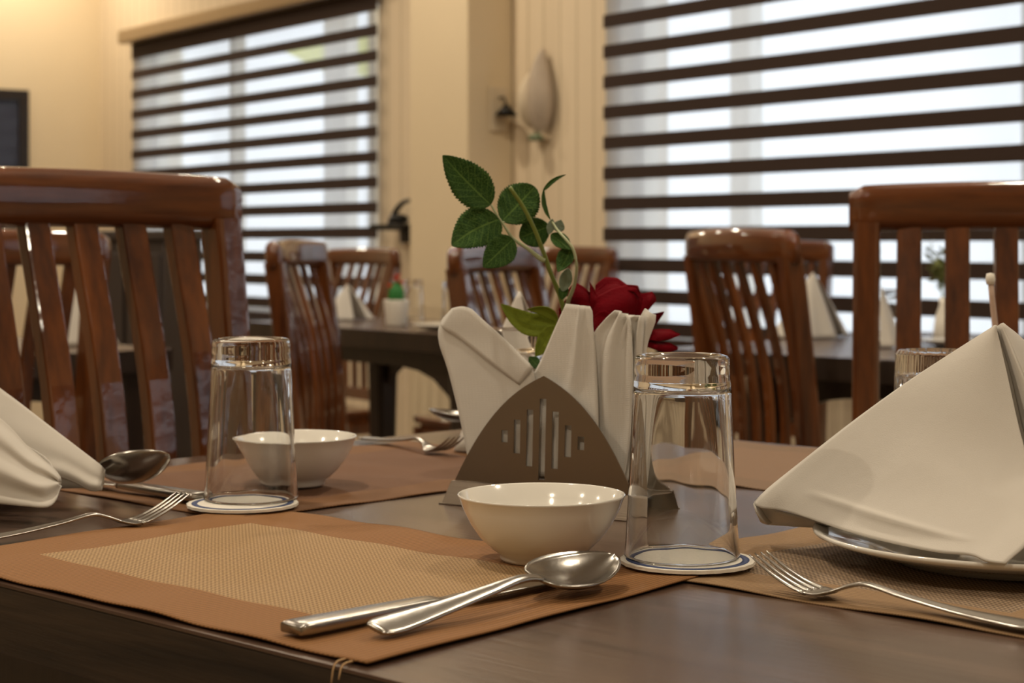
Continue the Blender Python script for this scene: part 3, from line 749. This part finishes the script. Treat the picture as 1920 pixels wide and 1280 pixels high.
for s, y0 in ((-1, 0), (1, .045)): ya, yb2 = sorted((y0+s*.011, y0+s*.0140)); m.box(-.0945, .0945, ya, yb2, 0, .0012)
bevel(m.build('base', M_brushed, r), .0004)

# ---------------------------------------------------------------- paper napkins
P0 = HB
def HP(px, py, off):
    rx = (px-960)/F; Y = (-off+P0.x*NF.x+P0.y*NF.y)/(rx*NF.x+NF.y); return P(px, py, Y)
def paper(label, patches, th=.0012):
    o0 = HB-NF*.022+Vector((0, 0, .0200)); MBk = MB()
    for A, B, nu, nv, bulge, wave in patches:
        v_, f_, _ = ruled([HP(*a) for a in A], [HP(*b2) for b2 in B], nu, nv, bulge, NF, wave)
        MBk.add(rel(v_, o0), f_)
    o = MBk.build('paper_napkin', M_paper, None, True); solid(o, th, 0)
    o.location = o0; o['label'] = label; o['category'] = 'paper napkin'; o['group'] = 'white paper napkins in the steel holder'
    return o
wv1 = lambda s, t: .0006*math.sin(s*7+t*3)
zz = 893
paper('leftmost paper napkin in the holder, folded with a wide flap', [
    ([(884, zz, .004), (866, 800, .006), (842, 700, .009), (823, 640, .011), (826, 604, .012), (848, 578, .012)], [(1010, zz, .004), (1008, 830, .006), (1006, 760, .008), (1004, 715, .009), (1000, 695, .010), (992, 680, .010)], 26, 18, .0, lambda s, t: 0),
    ([(848, 578, .012), (868, 574, .0115), (886, 580, .011), (900, 594, .0105), (950, 640, .009), (1000, 689, .008)], [(826, 610, .0100), (836, 620, .0094), (850, 628, .0092), (880, 650, .0088), (930, 688, .0082), (974, 722, .0082)], 24, 8, .0, wv1)])
paper('left rear paper napkin sheet behind the wide flap', [
    ([(900, zz, .014), (870, 750, .015), (840, 640, .016), (848, 592, .017)], [(1010, zz, .014), (1008, 770, .015), (1004, 700, .015), (900, 606, .017)], 20, 12, .002, wv1)])
paper('central paper napkin with the tall squared tip', [
    ([(930, zz, .006), (938, 800, .009), (966, 752, .011), (990, 715, .014), (1012, 680, .014), (1040, 618, .015), (1062, 569, .016)], [(1120, zz, .006), (1122, 800, .009), (1119, 720, .012), (1116, 650, .014), (1112, 610, .015), (1111, 585, .016), (1106, 574, .016)], 34, 22, .001,
     lambda s, t: .0042*math.exp(-((t-.66)/.07)**2)*(s**.5)+.0005*math.sin(9*s))])
paper('right paper napkin with the pointed tip, under the rose bloom', [
    ([(1085, zz, .016), (1092, 780, .017), (1100, 700, .018), (1114, 632, .019), (1134, 602, .020), (1156, 582, .020)], [(1168, 905, .016), (1180, 840, .017), (1186, 760, .018), (1190, 680, .019), (1186, 610, .020), (1180, 591, .020)], 30, 24, .003,
     lambda s, t: .0036*math.sin(t*13+s*2)*s+.0006*math.sin(s*11))])
paper('right middle pleated paper napkin with torn-looking top', [
    ([(1120, zz, .021), (1125, 760, .022), (1140, 650, .022), (1168, 596, .023), (1186, 592, .023)], [(1176, 905, .021), (1188, 840, .022), (1200, 720, .022), (1206, 640, .023), (1208, 592, .023)], 26, 18, .002,
     lambda s, t: .0032*math.sin(t*12+1+s*3)*s)])
paper('rightmost paper napkin edge next to the right tumbler', [
    ([(1140, 899, .027), (1160, 760, .027), (1180, 650, .027), (1198, 598, .028), (1208, 578, .028)], [(1176, 905, .027), (1195, 850, .027), (1208, 720, .027), (1213, 650, .027), (1228, 604, .028), (1229, 590, .028)], 26, 14, .002,
     lambda s, t: .0015*math.sin(t*6+2+s*2)*s)])

# ---------------------------------------------------------------- artificial rose
RB = HB-NF*.035+Vector((.028, 0, .0195))
r = root('artificial_rose', RB, 0, 'artificial red rose with green leaves standing in the napkin holder', 'flower')
RY = 1.60
def rel2(v_): return rel(v_, RB)
v_, f_ = tube([RB+Vector((0, 0, .001)), P(1085, 760, 1.575), P(1068, 640, RY), P(1053, 565, RY-.01), P(1032, 510, RY-.02), P(1015, 462, RY-.03), P(1000, 425, RY-.035), P(981, 388, RY-.04), P(956, 351, RY-.045)], [.0024, .0024, .0022, .0020, .0016], 10, 60)
stem = mesh('stem', rel2(v_), f_, M_stem, r)
v_, f_ = tube([P(1021, 488, RY-.026), P(1012, 484, RY-.027), P(992, 468, RY-.03), P(962, 447, RY-.032), P(946, 424, RY-.033), P(930, 400, RY-.034), P(921, 384, RY-.034)], [.0024, .0016, .0013, .0010, .0009], 8, 30); mesh('side_stem', rel2(v_), f_, M_stem2, r)
v_, f_ = tube([P(946, 416, RY-.033), P(938, 418, RY-.033), P(930, 414, RY-.033)], [.0009, .0007], 8, 8); mesh('side_stem', rel2(v_), f_, M_stem2, r)
v_, f_ = tube([P(1063, 575, RY), P(1067, 560, RY-.015), P(1078, 530, RY-.03), P(1081, 498, RY-.045), P(1075, 468, RY-.048), P(1062, 450, RY-.045), P(1046, 432, RY-.036), P(1033, 412, RY-.028)], [.0022, .0017, .0013, .0012, .0009], 8, 40); mesh('side_stem', rel2(v_), f_, M_stem2, r)
def leaf(base, tip, wpx, mat, bend=0.0, fold=.25, serr=.12, n=110, exp=.8, tiltn=(0, -1, 0), curve=.0, teeth=20, pos=.42):
    A = P(*base); B = P(*tip); d = B-A; L = d.length; d.normalize()
    nrm = Vector(tiltn).normalized(); side = d.cross(nrm).normalized(); nrm = side.cross(d).normalized()
    W = wpx/F*A.y/2; vs = []; uv = []; m_ = 11
    for i in range(n+1):
        s = i/n
        ex = math.log(.5)/math.log(pos); w_ = W*max(0, math.sin(PI*s**ex))**exp
        for j in range(m_):
            t = -1+2*j/(m_-1)
            tw = t*(1+(serr*((s*teeth) % 1.0)*(abs(t) > .9)))
            p = A+d*(L*s)+side*(tw*w_+curve*L*math.sin(PI*s))+nrm*(fold*abs(t)**1.5*w_-bend*L*(s*(1-s))*4*.5+.04*w_*math.sin(s*22)*abs(t))
            vs.append(p); uv.append((s, t))
    o = mesh('leaf', rel2(vs), grid_faces(n+1, m_), mat, r, True, uv); solid(o, .0005, 0); return o
leaf((920, 384, 1.565), (830, 291, 1.55), 73, M_leaf, .12, .22, pos=.38, tiltn=(.25, -1, .1))
leaf((942, 414, 1.572), (1003, 350, 1.585), 74, M_leaf, .08, .12, exp=.55, tiltn=(0, -1, .1), pos=.5)
leaf((936, 411, 1.565), (847, 460, 1.55), 75, M_leaf, .10, .2, exp=.7, tiltn=(0, -1, .25), pos=.38, curve=.06)
leaf((962, 448, 1.562), (906, 501, 1.55), 55, M_leaf, .06, .25, exp=.75, tiltn=(.1, -1, 0), pos=.4)
leaf((1030, 424, 1.588), (974, 446, 1.586), 54, M_leaf, .05, .2, exp=.6, tiltn=(0, -1, -.15), pos=.5)
leaf((1032, 412, 1.575), (1020, 352, 1.575), 14, M_leaf, .2, .4, serr=.1, tiltn=(.7, -.5, 0), pos=.5, curve=-.08)
leaf((1020, 356, 1.575), (1061, 327, 1.565), 9, M_leaf, .1, .4, serr=.1, tiltn=(.2, -.8, .5), pos=.3, curve=-.1)
leaf((1034, 438, 1.572), (1071, 468, 1.56), 28, M_leaf, .15, .5, tiltn=(.4, -1, 0), pos=.45)
leaf((1072, 462, 1.565), (1046, 510, 1.56), 34, M_leaf, .2, .45, tiltn=(-.5, -1, .2), pos=.4, serr=.09)
leaf((1044, 434, 1.578), (1052, 412, 1.578), 22, M_leafp, .05, .2, pos=.4, tiltn=(.2, -1, 0))
leaf((1036, 410, 1.570), (1029, 440, 1.570), 15, M_leafp, .05, .2, pos=.5, serr=.03)
leaf((1066, 503, 1.570), (1055, 546, 1.575), 24, M_leafp, .05, .2, exp=.6, pos=.5, serr=.0)
leaf((1060, 530, 1.577), (1053, 562, 1.575), 18, M_leaf, .05, .3, pos=.5)
leaf((1050, 612, 1.575), (939, 570, 1.55), 44, M_leafy, .25, .25, exp=.75, tiltn=(0, -1, .35), pos=.42, serr=.03, curve=-.10)
leaf((1040, 612, 1.567), (1004, 668, 1.56), 38, M_leafy, .1, .3, tiltn=(.5, -1, 0), pos=.4, serr=.03)
leaf((1046, 600, 1.572), (988, 580, 1.56), 22, M_leafy, .1, .3, tiltn=(0, -1, -.5), pos=.4, serr=.03, curve=.12)
leaf((1012, 690, 1.60), (992, 668, 1.61), 22, M_leaf, .1, .2, pos=.5, serr=.02)
# bloom
BC = P(1150, 590, 1.625)
bl = mesh('bloom', rel2([BC+Vector(v) for v in lathe([(0, -.026), (.012, -.024), (.020, -.010), (.022, .006), (.014, .020), (0, .024)], 24)[0]]), lathe([(0, -.026), (.012, -.024), (.020, -.010), (.022, .006), (.014, .020), (0, .024)], 24)[1], M_red, r)
def lin(pts, n):
    pts = [P(*p) for p in pts]; L = [0]
    for a, b2 in zip(pts, pts[1:]): L.append(L[-1]+(b2-a).length)
    out = []
    for i in range(n):
        q = L[-1]*i/(n-1); j = 0
        while j < len(L)-2 and L[j+1] < q: j += 1
        out.append(pts[j].lerp(pts[j+1], (q-L[j])/(L[j+1]-L[j])))
    sm = [out[0]]+[out[i]*.6+(out[i-1]+out[i+1])*.2 for i in range(1, n-1)]+[out[-1]]
    return sm
def petal(A, B, bulge, n=34):
    n = 34; A = lin(A, n); B = lin(B, n); vs = []; m_ = 18; fd = Vector((0, -1, .15))
    for i in range(n):
        for j in range(m_):
            u_, t = i/(n-1), j/(m_-1)
            lip = .0022*math.exp(-(t/.10)**2)                        # the free edge curls outwards
            vs.append(A[i].lerp(B[i], t)+fd*(bulge*math.sin(PI*t)*(.3+.7*math.sin(PI*u_))+lip+.0006*math.sin(9*u_+4*t)-.003*(1-math.sin(PI*u_))**3*0))
    v_, f_ = vs, grid_faces(n, m_)
    o = mesh('petal', rel2(v_), f_, M_red, bl, True); solid(o, .0007, 0)
petal([(1116, 534, 1.62), (1134, 520, 1.63), (1157, 521, 1.635), (1176, 535, 1.63), (1196, 545, 1.62)], [(1112, 590, 1.60), (1130, 605, 1.59), (1150, 610, 1.59), (1175, 605, 1.59), (1196, 595, 1.60)], .004)
petal([(1104, 575, 1.60), (1120, 556, 1.598), (1148, 541, 1.595), (1176, 534, 1.60), (1196, 536, 1.61), (1199, 548, 1.61)], [(1108, 600, 1.59), (1122, 618, 1.583), (1145, 622, 1.58), (1170, 612, 1.585), (1188, 598, 1.59), (1197, 590, 1.60)], .012)
petal([(1160, 538, 1.600), (1178, 535, 1.599), (1192, 537, 1.598), (1200, 548, 1.60)], [(1162, 546, 1.594), (1178, 545, 1.592), (1190, 548, 1.592), (1198, 558, 1.594)], .001, 10)
petal([(1119, 545, 1.612), (1138, 529, 1.615), (1158, 530, 1.617), (1172, 538, 1.613)], [(1116, 566, 1.597), (1136, 552, 1.60), (1154, 545, 1.60), (1168, 541, 1.603)], .002, 12)
petal([(1106, 528, 1.60), (1112, 540, 1.60), (1117, 550, 1.60), (1130, 562, 1.598)], [(1107, 545, 1.595), (1106, 560, 1.592), (1106, 572, 1.59), (1110, 590, 1.588)], .003, 10)
petal([(1061, 554, 1.598), (1068, 540, 1.60), (1078, 529, 1.60), (1092, 537, 1.60), (1106, 549, 1.60)], [(1066, 558, 1.594), (1078, 568, 1.588), (1090, 574, 1.586), (1100, 578, 1.586), (1108, 582, 1.588)], .005)
petal([(1048, 580, 1.60), (1062, 560, 1.603), (1085, 566, 1.60), (1105, 572, 1.60)], [(1048, 600, 1.60), (1064, 604, 1.60), (1085, 608, 1.60), (1105, 612, 1.60)], .004)
petal([(1196, 553, 1.605), (1210, 550, 1.603), (1222, 547, 1.60), (1229, 556, 1.598)], [(1190, 598, 1.59), (1202, 596, 1.588), (1216, 580, 1.588), (1230, 564, 1.595)], .005)
petal([(1112, 594, 1.585), (1124, 584, 1.578), (1134, 582, 1.575), (1152, 590, 1.575), (1175, 600, 1.58)], [(1114, 620, 1.58), (1116, 640, 1.58), (1128, 655, 1.58), (1148, 660, 1.58), (1170, 650, 1.58)], .005)
petal([(1190, 600, 1.63), (1205, 590, 1.63), (1225, 588, 1.625), (1245, 585, 1.62)], [(1190, 640, 1.63), (1205, 635, 1.63), (1222, 618, 1.625), (1243, 590, 1.62)], .003)
petal([(1190, 622, 1.632), (1215, 619, 1.628), (1236, 617, 1.622), (1256, 618, 1.618), (1275, 627, 1.615)], [(1190, 645, 1.62), (1215, 637, 1.61), (1234, 640, 1.605), (1255, 636, 1.605), (1275, 629, 1.613)], .004)
petal([(1190, 640, 1.628), (1215, 634, 1.622), (1236, 640, 1.615), (1258, 644, 1.61), (1271, 652, 1.608)], [(1190, 660, 1.62), (1212, 650, 1.61), (1232, 657, 1.602), (1252, 661, 1.602), (1270, 655, 1.607)], .004)
petal([(1120, 540, 1.655), (1150, 526, 1.665), (1180, 540, 1.66), (1215, 556, 1.65)], [(1110, 610, 1.65), (1150, 640, 1.66), (1180, 640, 1.66), (1215, 600, 1.65)], -.006)

# ---------------------------------------------------------------- large right cloth napkin
o0 = Vector((PLX, PLY, TZ+.012)); K = MB()
Ledge = [(1866, 611, 1.275), (1784, 663, 1.283), (1700, 718, 1.291), (1600, 790, 1.30), (1500, 868, 1.305), (1440, 916, 1.305), (1414, 940, 1.305)]
Redge = [(1868, 611, 1.273), (1886, 690, 1.255), (1908, 790, 1.232), (1930, 880, 1.205), (1940, 960, 1.168), (1932, 1010, 1.143), (1884, 1057, 1.124)]
LB = [(1866, 611, 1.275), (1784, 663, 1.283), (1700, 718, 1.291), (1600, 790, 1.30), (1500, 868, 1.305), (1440, 916, 1.305), (1414, 942, 1.305)]
Bot = [(1414, 944, 1.305), (1425, 952, 1.300), (1470, 958, 1.290), (1535, 978, 1.262), (1600, 998, 1.218), (1680, 1018, 1.180), (1760, 1034, 1.154), (1820, 1040, 1.142), (1850, 1052, 1.130), (1884, 1057, 1.124)]
def coons(Lc, Rc, Bc, nu, nv, bulge, wave):
    """triangular panel: apex at s=0, bottom at s=1"""
    L_ = cr([P(*a) for a in Lc], nu); R_ = cr([P(*a) for a in Rc], nu); B_ = cr([P(*a) for a in Bc], nv); ap = L_[0]
    vs = []
    for i in range(nu):
        for j in range(nv):
            s = i/(nu-1); t = j/(nv-1)
            lin = L_[i].lerp(R_[i], t); dv = B_[j]-L_[-1].lerp(R_[-1], t)
            p = lin+dv*(s**3)+Vector((0, -1, .3)).normalized()*(bulge*math.sin(PI*t)*math.sin(PI*s)**.8)
            p = p+Vector((0, -1, .3)).normalized()*wave(s, t); vs.append(p)
    return vs, grid_faces(nu, nv)
def crease(s, t):
    # a soft fold running parallel to the hem plus a faint pressed line
    h = s-(.905+.03*t); c = .0050*math.exp(-(h/.012)**2)*max(0, math.sin(PI*min(1, max(0, (t-.12)/.75))))-.0025*math.exp(-((h-.04)/.03)**2)*max(0, math.sin(PI*min(1, max(0, (t-.12)/.75))))
    return c+.0012*math.sin(5*t+2*s)
v_, f_ = coons(LB, Redge, Bot, 120, 70, .016, crease); K.add(rel(v_, o0), f_)
# rolled hem opening at the left foot
v_, f_, _ = ruled([P(*a) for a in [(1414, 942, 1.307), (1450, 955, 1.310), (1500, 968, 1.305), (1560, 985, 1.285)]], [P(*a) for a in [(1414, 946, 1.310), (1421, 968, 1.322), (1440, 983, 1.325), (1545, 988, 1.31)]], 20, 10, -.004, (0, -1, 0)); K.add(rel(v_, o0), f_)
v_, f_, _ = ruled([P(*a) for a in [(1414, 942, 1.307), (1416, 952, 1.30), (1424, 970, 1.30), (1440, 983, 1.312)]], [P(*a) for a in [(1422, 940, 1.315), (1428, 955, 1.318), (1436, 970, 1.322), (1446, 981, 1.322)]], 14, 5, .0); K.add(rel(v_, o0), f_)
# back panel
v_, f_, _ = ruled([P(*a) for a in LB], [P(*a) for a in [(1868, 612, 1.285), (1860, 720, 1.32), (1840, 850, 1.36), (1800, 966, 1.375), (1700, 968, 1.36)]], 30, 20, -.01); K.add(rel(v_, o0), f_)
# second fold and right-hand panel
v_, f_, _ = ruled([P(*a) for a in [(1868, 612, 1.281), (1893, 690, 1.268), (1916, 790, 1.248), (1938, 880, 1.222), (1950, 960, 1.20), (1945, 1022, 1.175)]],
                  [P(*a) for a in [(1878, 606, 1.272), (1912, 690, 1.250), (1955, 790, 1.228), (2000, 880, 1.205), (2040, 960, 1.185), (2060, 1012, 1.17)]], 40, 10, .004); K.add(rel(v_, o0), f_)
v_, f_, _ = ruled([P(*a) for a in [(1878, 606, 1.272), (1912, 690, 1.252), (1955, 790, 1.230), (2000, 880, 1.207), (2040, 960, 1.187), (2060, 1012, 1.172)]],
                  [P(*a) for a in [(1880, 606, 1.278), (1925, 645, 1.285), (2010, 750, 1.30), (2090, 850, 1.305), (2150, 930, 1.305), (2170, 1000, 1.29)]], 40, 14, .006); K.add(rel(v_, o0), f_)
v_, f_, _ = ruled([P(*a) for a in [(1866, 612, 1.285), (1925, 646, 1.30), (2010, 752, 1.315), (2090, 852, 1.32), (2160, 980, 1.30)]], [P(*a) for a in [(1866, 613, 1.287), (1860, 720, 1.325), (1850, 850, 1.365), (1880, 950, 1.375), (1900, 970, 1.37)]], 20, 10, -.004); K.add(rel(v_, o0), f_)
nap = K.build('cloth_napkin', M_napkin, None, True); solid(nap, .0014, 0); nap.location = o0
nap['label'] = 'large cream cloth napkin folded into a tent on the right plate'; nap['category'] = 'napkin'

# ---------------------------------------------------------------- left cloth napkin
o0 = Vector((-.5, 1.54, TZ+.012)); K = MB()
A = [(-330, 640, 1.55), (-120, 648, 1.545), (0, 728, 1.54), (100, 804, 1.535), (160, 850, 1.532), (190, 873, 1.53), (196, 880, 1.53)]
B = [(-330, 900, 1.52), (-120, 905, 1.515), (0, 905, 1.51), (100, 895, 1.51), (140, 905, 1.512), (170, 920, 1.512), (190, 918, 1.515)]
v_, f_, _ = ruled([P(*a) for a in A], [P(*a) for a in B], 50, 22, .010, (0, -1, .2), lambda s, t: .0018*math.sin(9*t*t+2*s)*s); K.add(rel(v_, o0), f_)
v_, f_, _ = ruled([P(*a) for a in [(196, 880, 1.53), (188, 884, 1.545), (150, 862, 1.56), (0, 745, 1.575), (-330, 648, 1.57)]], [P(*a) for a in [(190, 918, 1.515), (186, 912, 1.55), (150, 915, 1.57), (0, 915, 1.59), (-330, 900, 1.59)]], 40, 12, -.006); K.add(rel(v_, o0), f_)
A = [(-330, 660, 1.49), (-130, 690, 1.485), (0, 784, 1.47), (50, 835, 1.46), (90, 868, 1.455), (110, 890, 1.452), (114, 902, 1.452)]
B = [(-330, 925, 1.44), (-130, 930, 1.435), (0, 944, 1.425), (50, 949, 1.42), (88, 951, 1.42), (104, 938, 1.43), (113, 912, 1.445)]
def pleat(s, t): return .0042*math.sin(t*15-s*2.0)*(.25+.75*s)*(1 if t > .12 else t/.12)*(1 if t < .9 else (1-t)/.1)
v_, f_, _ = ruled([P(*a) for a in A], [P(*a) for a in B], 60, 44, .010, (0, -1, .2), pleat); K.add(rel(v_, o0), f_)
v_, f_, _ = ruled([P(*a) for a in [(114, 902, 1.452), (104, 885, 1.47), (40, 830, 1.49), (-330, 668, 1.51)]], [P(*a) for a in [(104, 938, 1.43), (88, 940, 1.46), (40, 940, 1.48), (-330, 920, 1.50)]], 30, 12, -.004); K.add(rel(v_, o0), f_)
nap2 = K.build('cloth_napkin', M_napkin, None, True); solid(nap2, .0014, 0); nap2.location = o0
nap2['label'] = 'cream cloth napkin with rolled pleated ends at the left edge'; nap2['category'] = 'napkin'

# ---------------------------------------------------------------- background table items
def tent(x, y, rz, w_, h, label, z=TZ):
    n, m_ = 34, 16; vs = []
    for i in range(n):
        a = -PI*.12+2*PI*.86*i/(n-1)
        for j in range(m_):
            t = j/(m_-1); q = w_/2*t*(1+.10*math.sin(5*a)*t+.05*math.cos(9*a)*t)
            vs.append((q*math.cos(a), q*math.sin(a)*.62, max(.0012, h*(1-t**1.12)+.012*t*math.sin(3*a)**2*0)))
    o = mesh('cloth_napkin', vs, grid_faces(n, m_), M_napkin, None, True); solid(o, .0014, 1)
    o.location = (x, y, z+.002); o.rotation_euler = (0, 0, rz); o['label'] = label; o['category'] = 'napkin'; o['group'] = 'cream napkin tents'
    return o
def tp(px, py): q = T(px, py); return q.x, q.y
tent(*tp(1524, 634), .4, .19, .15, 'napkin tent on the window table, right of the middle chair')
tent(*tp(1648, 650), 1.1, .15, .135, 'napkin tent on the window table, seen through the near right chair')
tent(*tp(652, 600), 0, .14, .10, 'napkin tent behind the edge-on chair, on the cactus table')
tent((974-960)/F*1.93, 1.93, .3, .125, .168, 'napkin tent on the near table, behind the upturned glass and paper napkins')
tent(-.93, 3.93, .2, .15, .145, 'napkin tent on the far left table, seen through the chair slats')
for (px, py, lab) in [(1795, 650, 'small white plate on the window table, seen through the near right chair'), (835, 619, 'small white plate on the cactus table')]:
    x, y = tp(px, py); v_, f_ = lathe([(0, .001), (.045, .001), (.085, .014), (.086, .016), (.05, .005), (0, .004)], 40); o = mesh('side_plate', v_, f_, M_porc); o.location = (x, y, TZ+.001); o['label'] = lab; o['category'] = 'plate'
# flat cutlery-sized glints: upturned glasses on the background tables
def small_glass(px, py, lab, s=1.0):
    x, y = tp(px, py); o = tumbler(x, y, lab, .85*s, .0005, .8); return o
small_glass(848, 606, 'upturned tumbler far behind the left paper napkin')
small_glass(775, 601, 'upturned tumbler just right of the cactus pot')
small_glass(1672, 640, 'upturned tumbler on the window table, seen between slats')
# cactus
x, y = tp(743, 611); r = root('potted_cactus', (x, y, TZ), 0, 'small green cactus with red flowers in a white pot', 'plant')
M_pot = plain('white_pot', (.78, .74, .66), .4); M_cac = plain('cactus_green', (.02, .17, .03), .6, 0, .4, 60); M_soil = plain('soil', (.06, .04, .03), .9); M_org = plain('orange_red_petals', (.7, .09, .04), .6)
v_, f_ = lathe([(0, .001), (.026, .001), (.028, .004), (.034, .068), (.034, .070), (.031, .070), (.030, .060), (0, .058)], 40); mesh('pot', v_, f_, M_pot, r)
v_, f_ = lathe([(0, .0585), (.029, .0585), (.029, .062), (0, .063)], 24); mesh('soil', v_, f_, M_soil, r)
n = 48; v_, f_ = lathe([(0, .060), (.015, .062), (.020, .075), (.018, .095), (.011, .112), (0, .118)], n)
v2 = [Vector((p[0]*(1+.12*math.cos(12*math.atan2(p[1], p[0]))), p[1]*(1+.12*math.cos(12*math.atan2(p[1], p[0]))), p[2])) for p in v_]; mesh('cactus_body', v2, f_, M_cac, r)
for k in range(4):
    fx, fy, fz = [(0, 0, .122), (-.016, -.004, .104), (.013, .005, .113), (.004, -.010, .130)][k]
    vs = []; fs = []
    for q in range(7):
        a = 2*PI*q/7; d = Vector((math.cos(a), math.sin(a), 0)); s_ = Vector((-d.y, d.x, 0)); b0 = len(vs); c = Vector((fx, fy, fz))
        vs += [c, c+d*.006+s_*.0035+Vector((0, 0, .004)), c+d*.011+Vector((0, 0, .010)), c+d*.006-s_*.0035+Vector((0, 0, .004)), c+Vector((0, 0, -.006))]
        fs += [(b0, b0+1, b0+2, b0+3), (b0+4, b0+3, b0+2, b0+1)]
    mesh('flower', vs, fs, M_org, r, False)
# greenery in a vase on the window table
x, y = tp(1772, 642); r = root('vase_with_greenery', (x, y, TZ), 0, 'small vase of yellow-green leaves, seen through the near right chair', 'plant')
v_, f_ = lathe([(0, .001), (.020, .001), (.026, .02), (.022, .055), (.012, .085), (.014, .10), (.012, .10), (.010, .085), (.018, .05), (0, .01)], 32); mesh('vase', v_, f_, M_pot, r)
M_gl = plain('olive_leaves', (.16, .18, .05), .6, 0, 0, 1, .4, 30)
rnd = random.Random(3)
for k in range(7):
    a = rnd.random()*2*PI; tip = Vector((math.cos(a)*.045*rnd.random(), math.sin(a)*.03, .17+.055*rnd.random()))
    v_, f_ = tube([(0, 0, .05), (tip.x*.3, tip.y*.3, .12), tuple(tip)], [.0015, .0008], 6, 10); sp = mesh('sprig', v_, f_, M_stem, r)
    vs = []; fs = []
    for q in range(16):
        c = Vector((tip.x*.4, tip.y*.4, .135)).lerp(tip, q/15)+Vector((rnd.gauss(0, .006), rnd.gauss(0, .006), rnd.gauss(0, .004))); d = Vector((rnd.gauss(0, 1), rnd.gauss(0, 1), rnd.gauss(0, .6)+.3)).normalized(); s_ = d.cross(Vector((rnd.random(), rnd.random(), 1))).normalized()
        b0 = len(vs); vs += [c, c+d*.010+s_*.006, c+d*.024, c+d*.010-s_*.006]; fs += [(b0, b0+1, b0+2, b0+3)]
    o = mesh('leaves', vs, fs, M_gl, sp, False); solid(o, .0005)
# pale stick behind the big napkin
a = Vector((P(1885, 690, 1.72).x, 1.72, TZ+.0035)); bt = P(1857, 527, 1.72)
r = root('drink_stick', a, 0, 'slim pale stick with a white tip rising behind the large napkin', 'stick')
v_, f_ = tube([(0, 0, 0), (bt-a)*.5+Vector((.002, 0, 0)), bt-a], [.0034, .0032, .0026], 10, 14); mesh('shaft', v_, f_, plain('pale_pink_beige', (.55, .40, .32), .6), r)
v_, f_ = lathe([(0, -.006), (.0038, -.005), (.0046, 0), (.0036, .005), (0, .006)], 16); o = mesh('tip', v_, f_, M_pot, r); o.location = bt-a+Vector((0, 0, .002))

# ---------------------------------------------------------------- wall fittings
# leaf-shaped sconce
Wt = .215; c = WP(Wt, .004, CAMZ+.52)
r = root('wall_sconce', c, WA, 'pale leaf-shaped wall sconce right of the column', 'wall light')
M_scon = plain('grey_beige_ceramic', (.42, .34, .26), .6, 0, .1, 30, .2, 12)
M_scon2 = plain('pale_cream_ceramic', (.60, .50, .36), .6)
vs = []; n, m_ = 22, 12
for i in range(n):
    s = i/(n-1); z = -.155+.31*s; w_ = .060*max(0, math.sin(PI*min(1, s)**.72))**.95
    for j in range(m_):
        t = -1+2*j/(m_-1); vs.append((t*w_+.012*(s-.4), -.015-.055*(1-t*t)*math.sin(PI*s)**.6, z))
o = mesh('leaf_shade', vs, grid_faces(n, m_), M_scon, r); solid(o, .006, 1)
vs = [(x*.62-.045, y-.012, z*.62-.02) for x, y, z in vs]; o = mesh('side_leaf', vs, grid_faces(n, m_), M_scon2, r); solid(o, .005, 1)
v_, f_ = lathe([(0, 0), (.026, 0), (.030, .008), (.024, .02), (0, .026)], 24); o = mesh('base_knob', v_, f_, plain('dull_green_glaze', (.12, .15, .08), .5), r); o.location = (-.005, -.04, -.165); o.rotation_euler = (0, 0, 0)
m = MB(); m.box(-.02, .02, -.035, .0, -.16, .1); m.build('back_plate', M_scon2, r)
# small lamp on the side of the column
c = WP(.002, .065, CAMZ+.455)
r = root('column_lamp', c, WA, 'small cream lamp with black shade on the column side', 'wall light')
m = MB(); m.box(0, .012, -.035, .035, -.06, .10); bevel(m.build('back_plate', M_scon2, r), .004)
v_, f_ = lathe([(.008, .04), (.042, 0), (.040, 0), (.005, .036)], 24, True); o = mesh('shade', v_, f_, M_black, r); o.location = (.055, 0, -.005)
v_, f_ = tube([(.01, 0, .06), (.04, 0, .06), (.055, 0, .03)], .004, 8, 10); mesh('arm', v_, f_, M_black, r)
# dark curved bracket on the left side of the column
c = WP(-.64, .002, CAMZ+.06)
r = root('wall_bracket', c, WA, 'dark curved wall bracket with a small shelf left of the column', 'wall bracket')
m = MB(); m.box(-.14, .10, -.13, -.0, -.012, .012); bevel(m.build('shelf', M_black, r), .004)
v_, f_ = tube([(-.10, -.06, .012), (-.06, -.06, .06), (.0, -.06, .095), (.08, -.06, .105)], [.012, .011, .006], 10, 16); mesh('arch', v_, f_, M_black, r)
m = MB(); m.box(.02, .08, -.09, -.0, -.06, -.0125); bevel(m.build('support', M_black, r), .004)
v_, f_ = lathe([(0, 0), (.035, .003), (.04, .02), (.03, .035), (0, .04)], 20); o = mesh('dark_lid', v_, f_, M_black, r); o.location = (-.02, -.07, .0125)
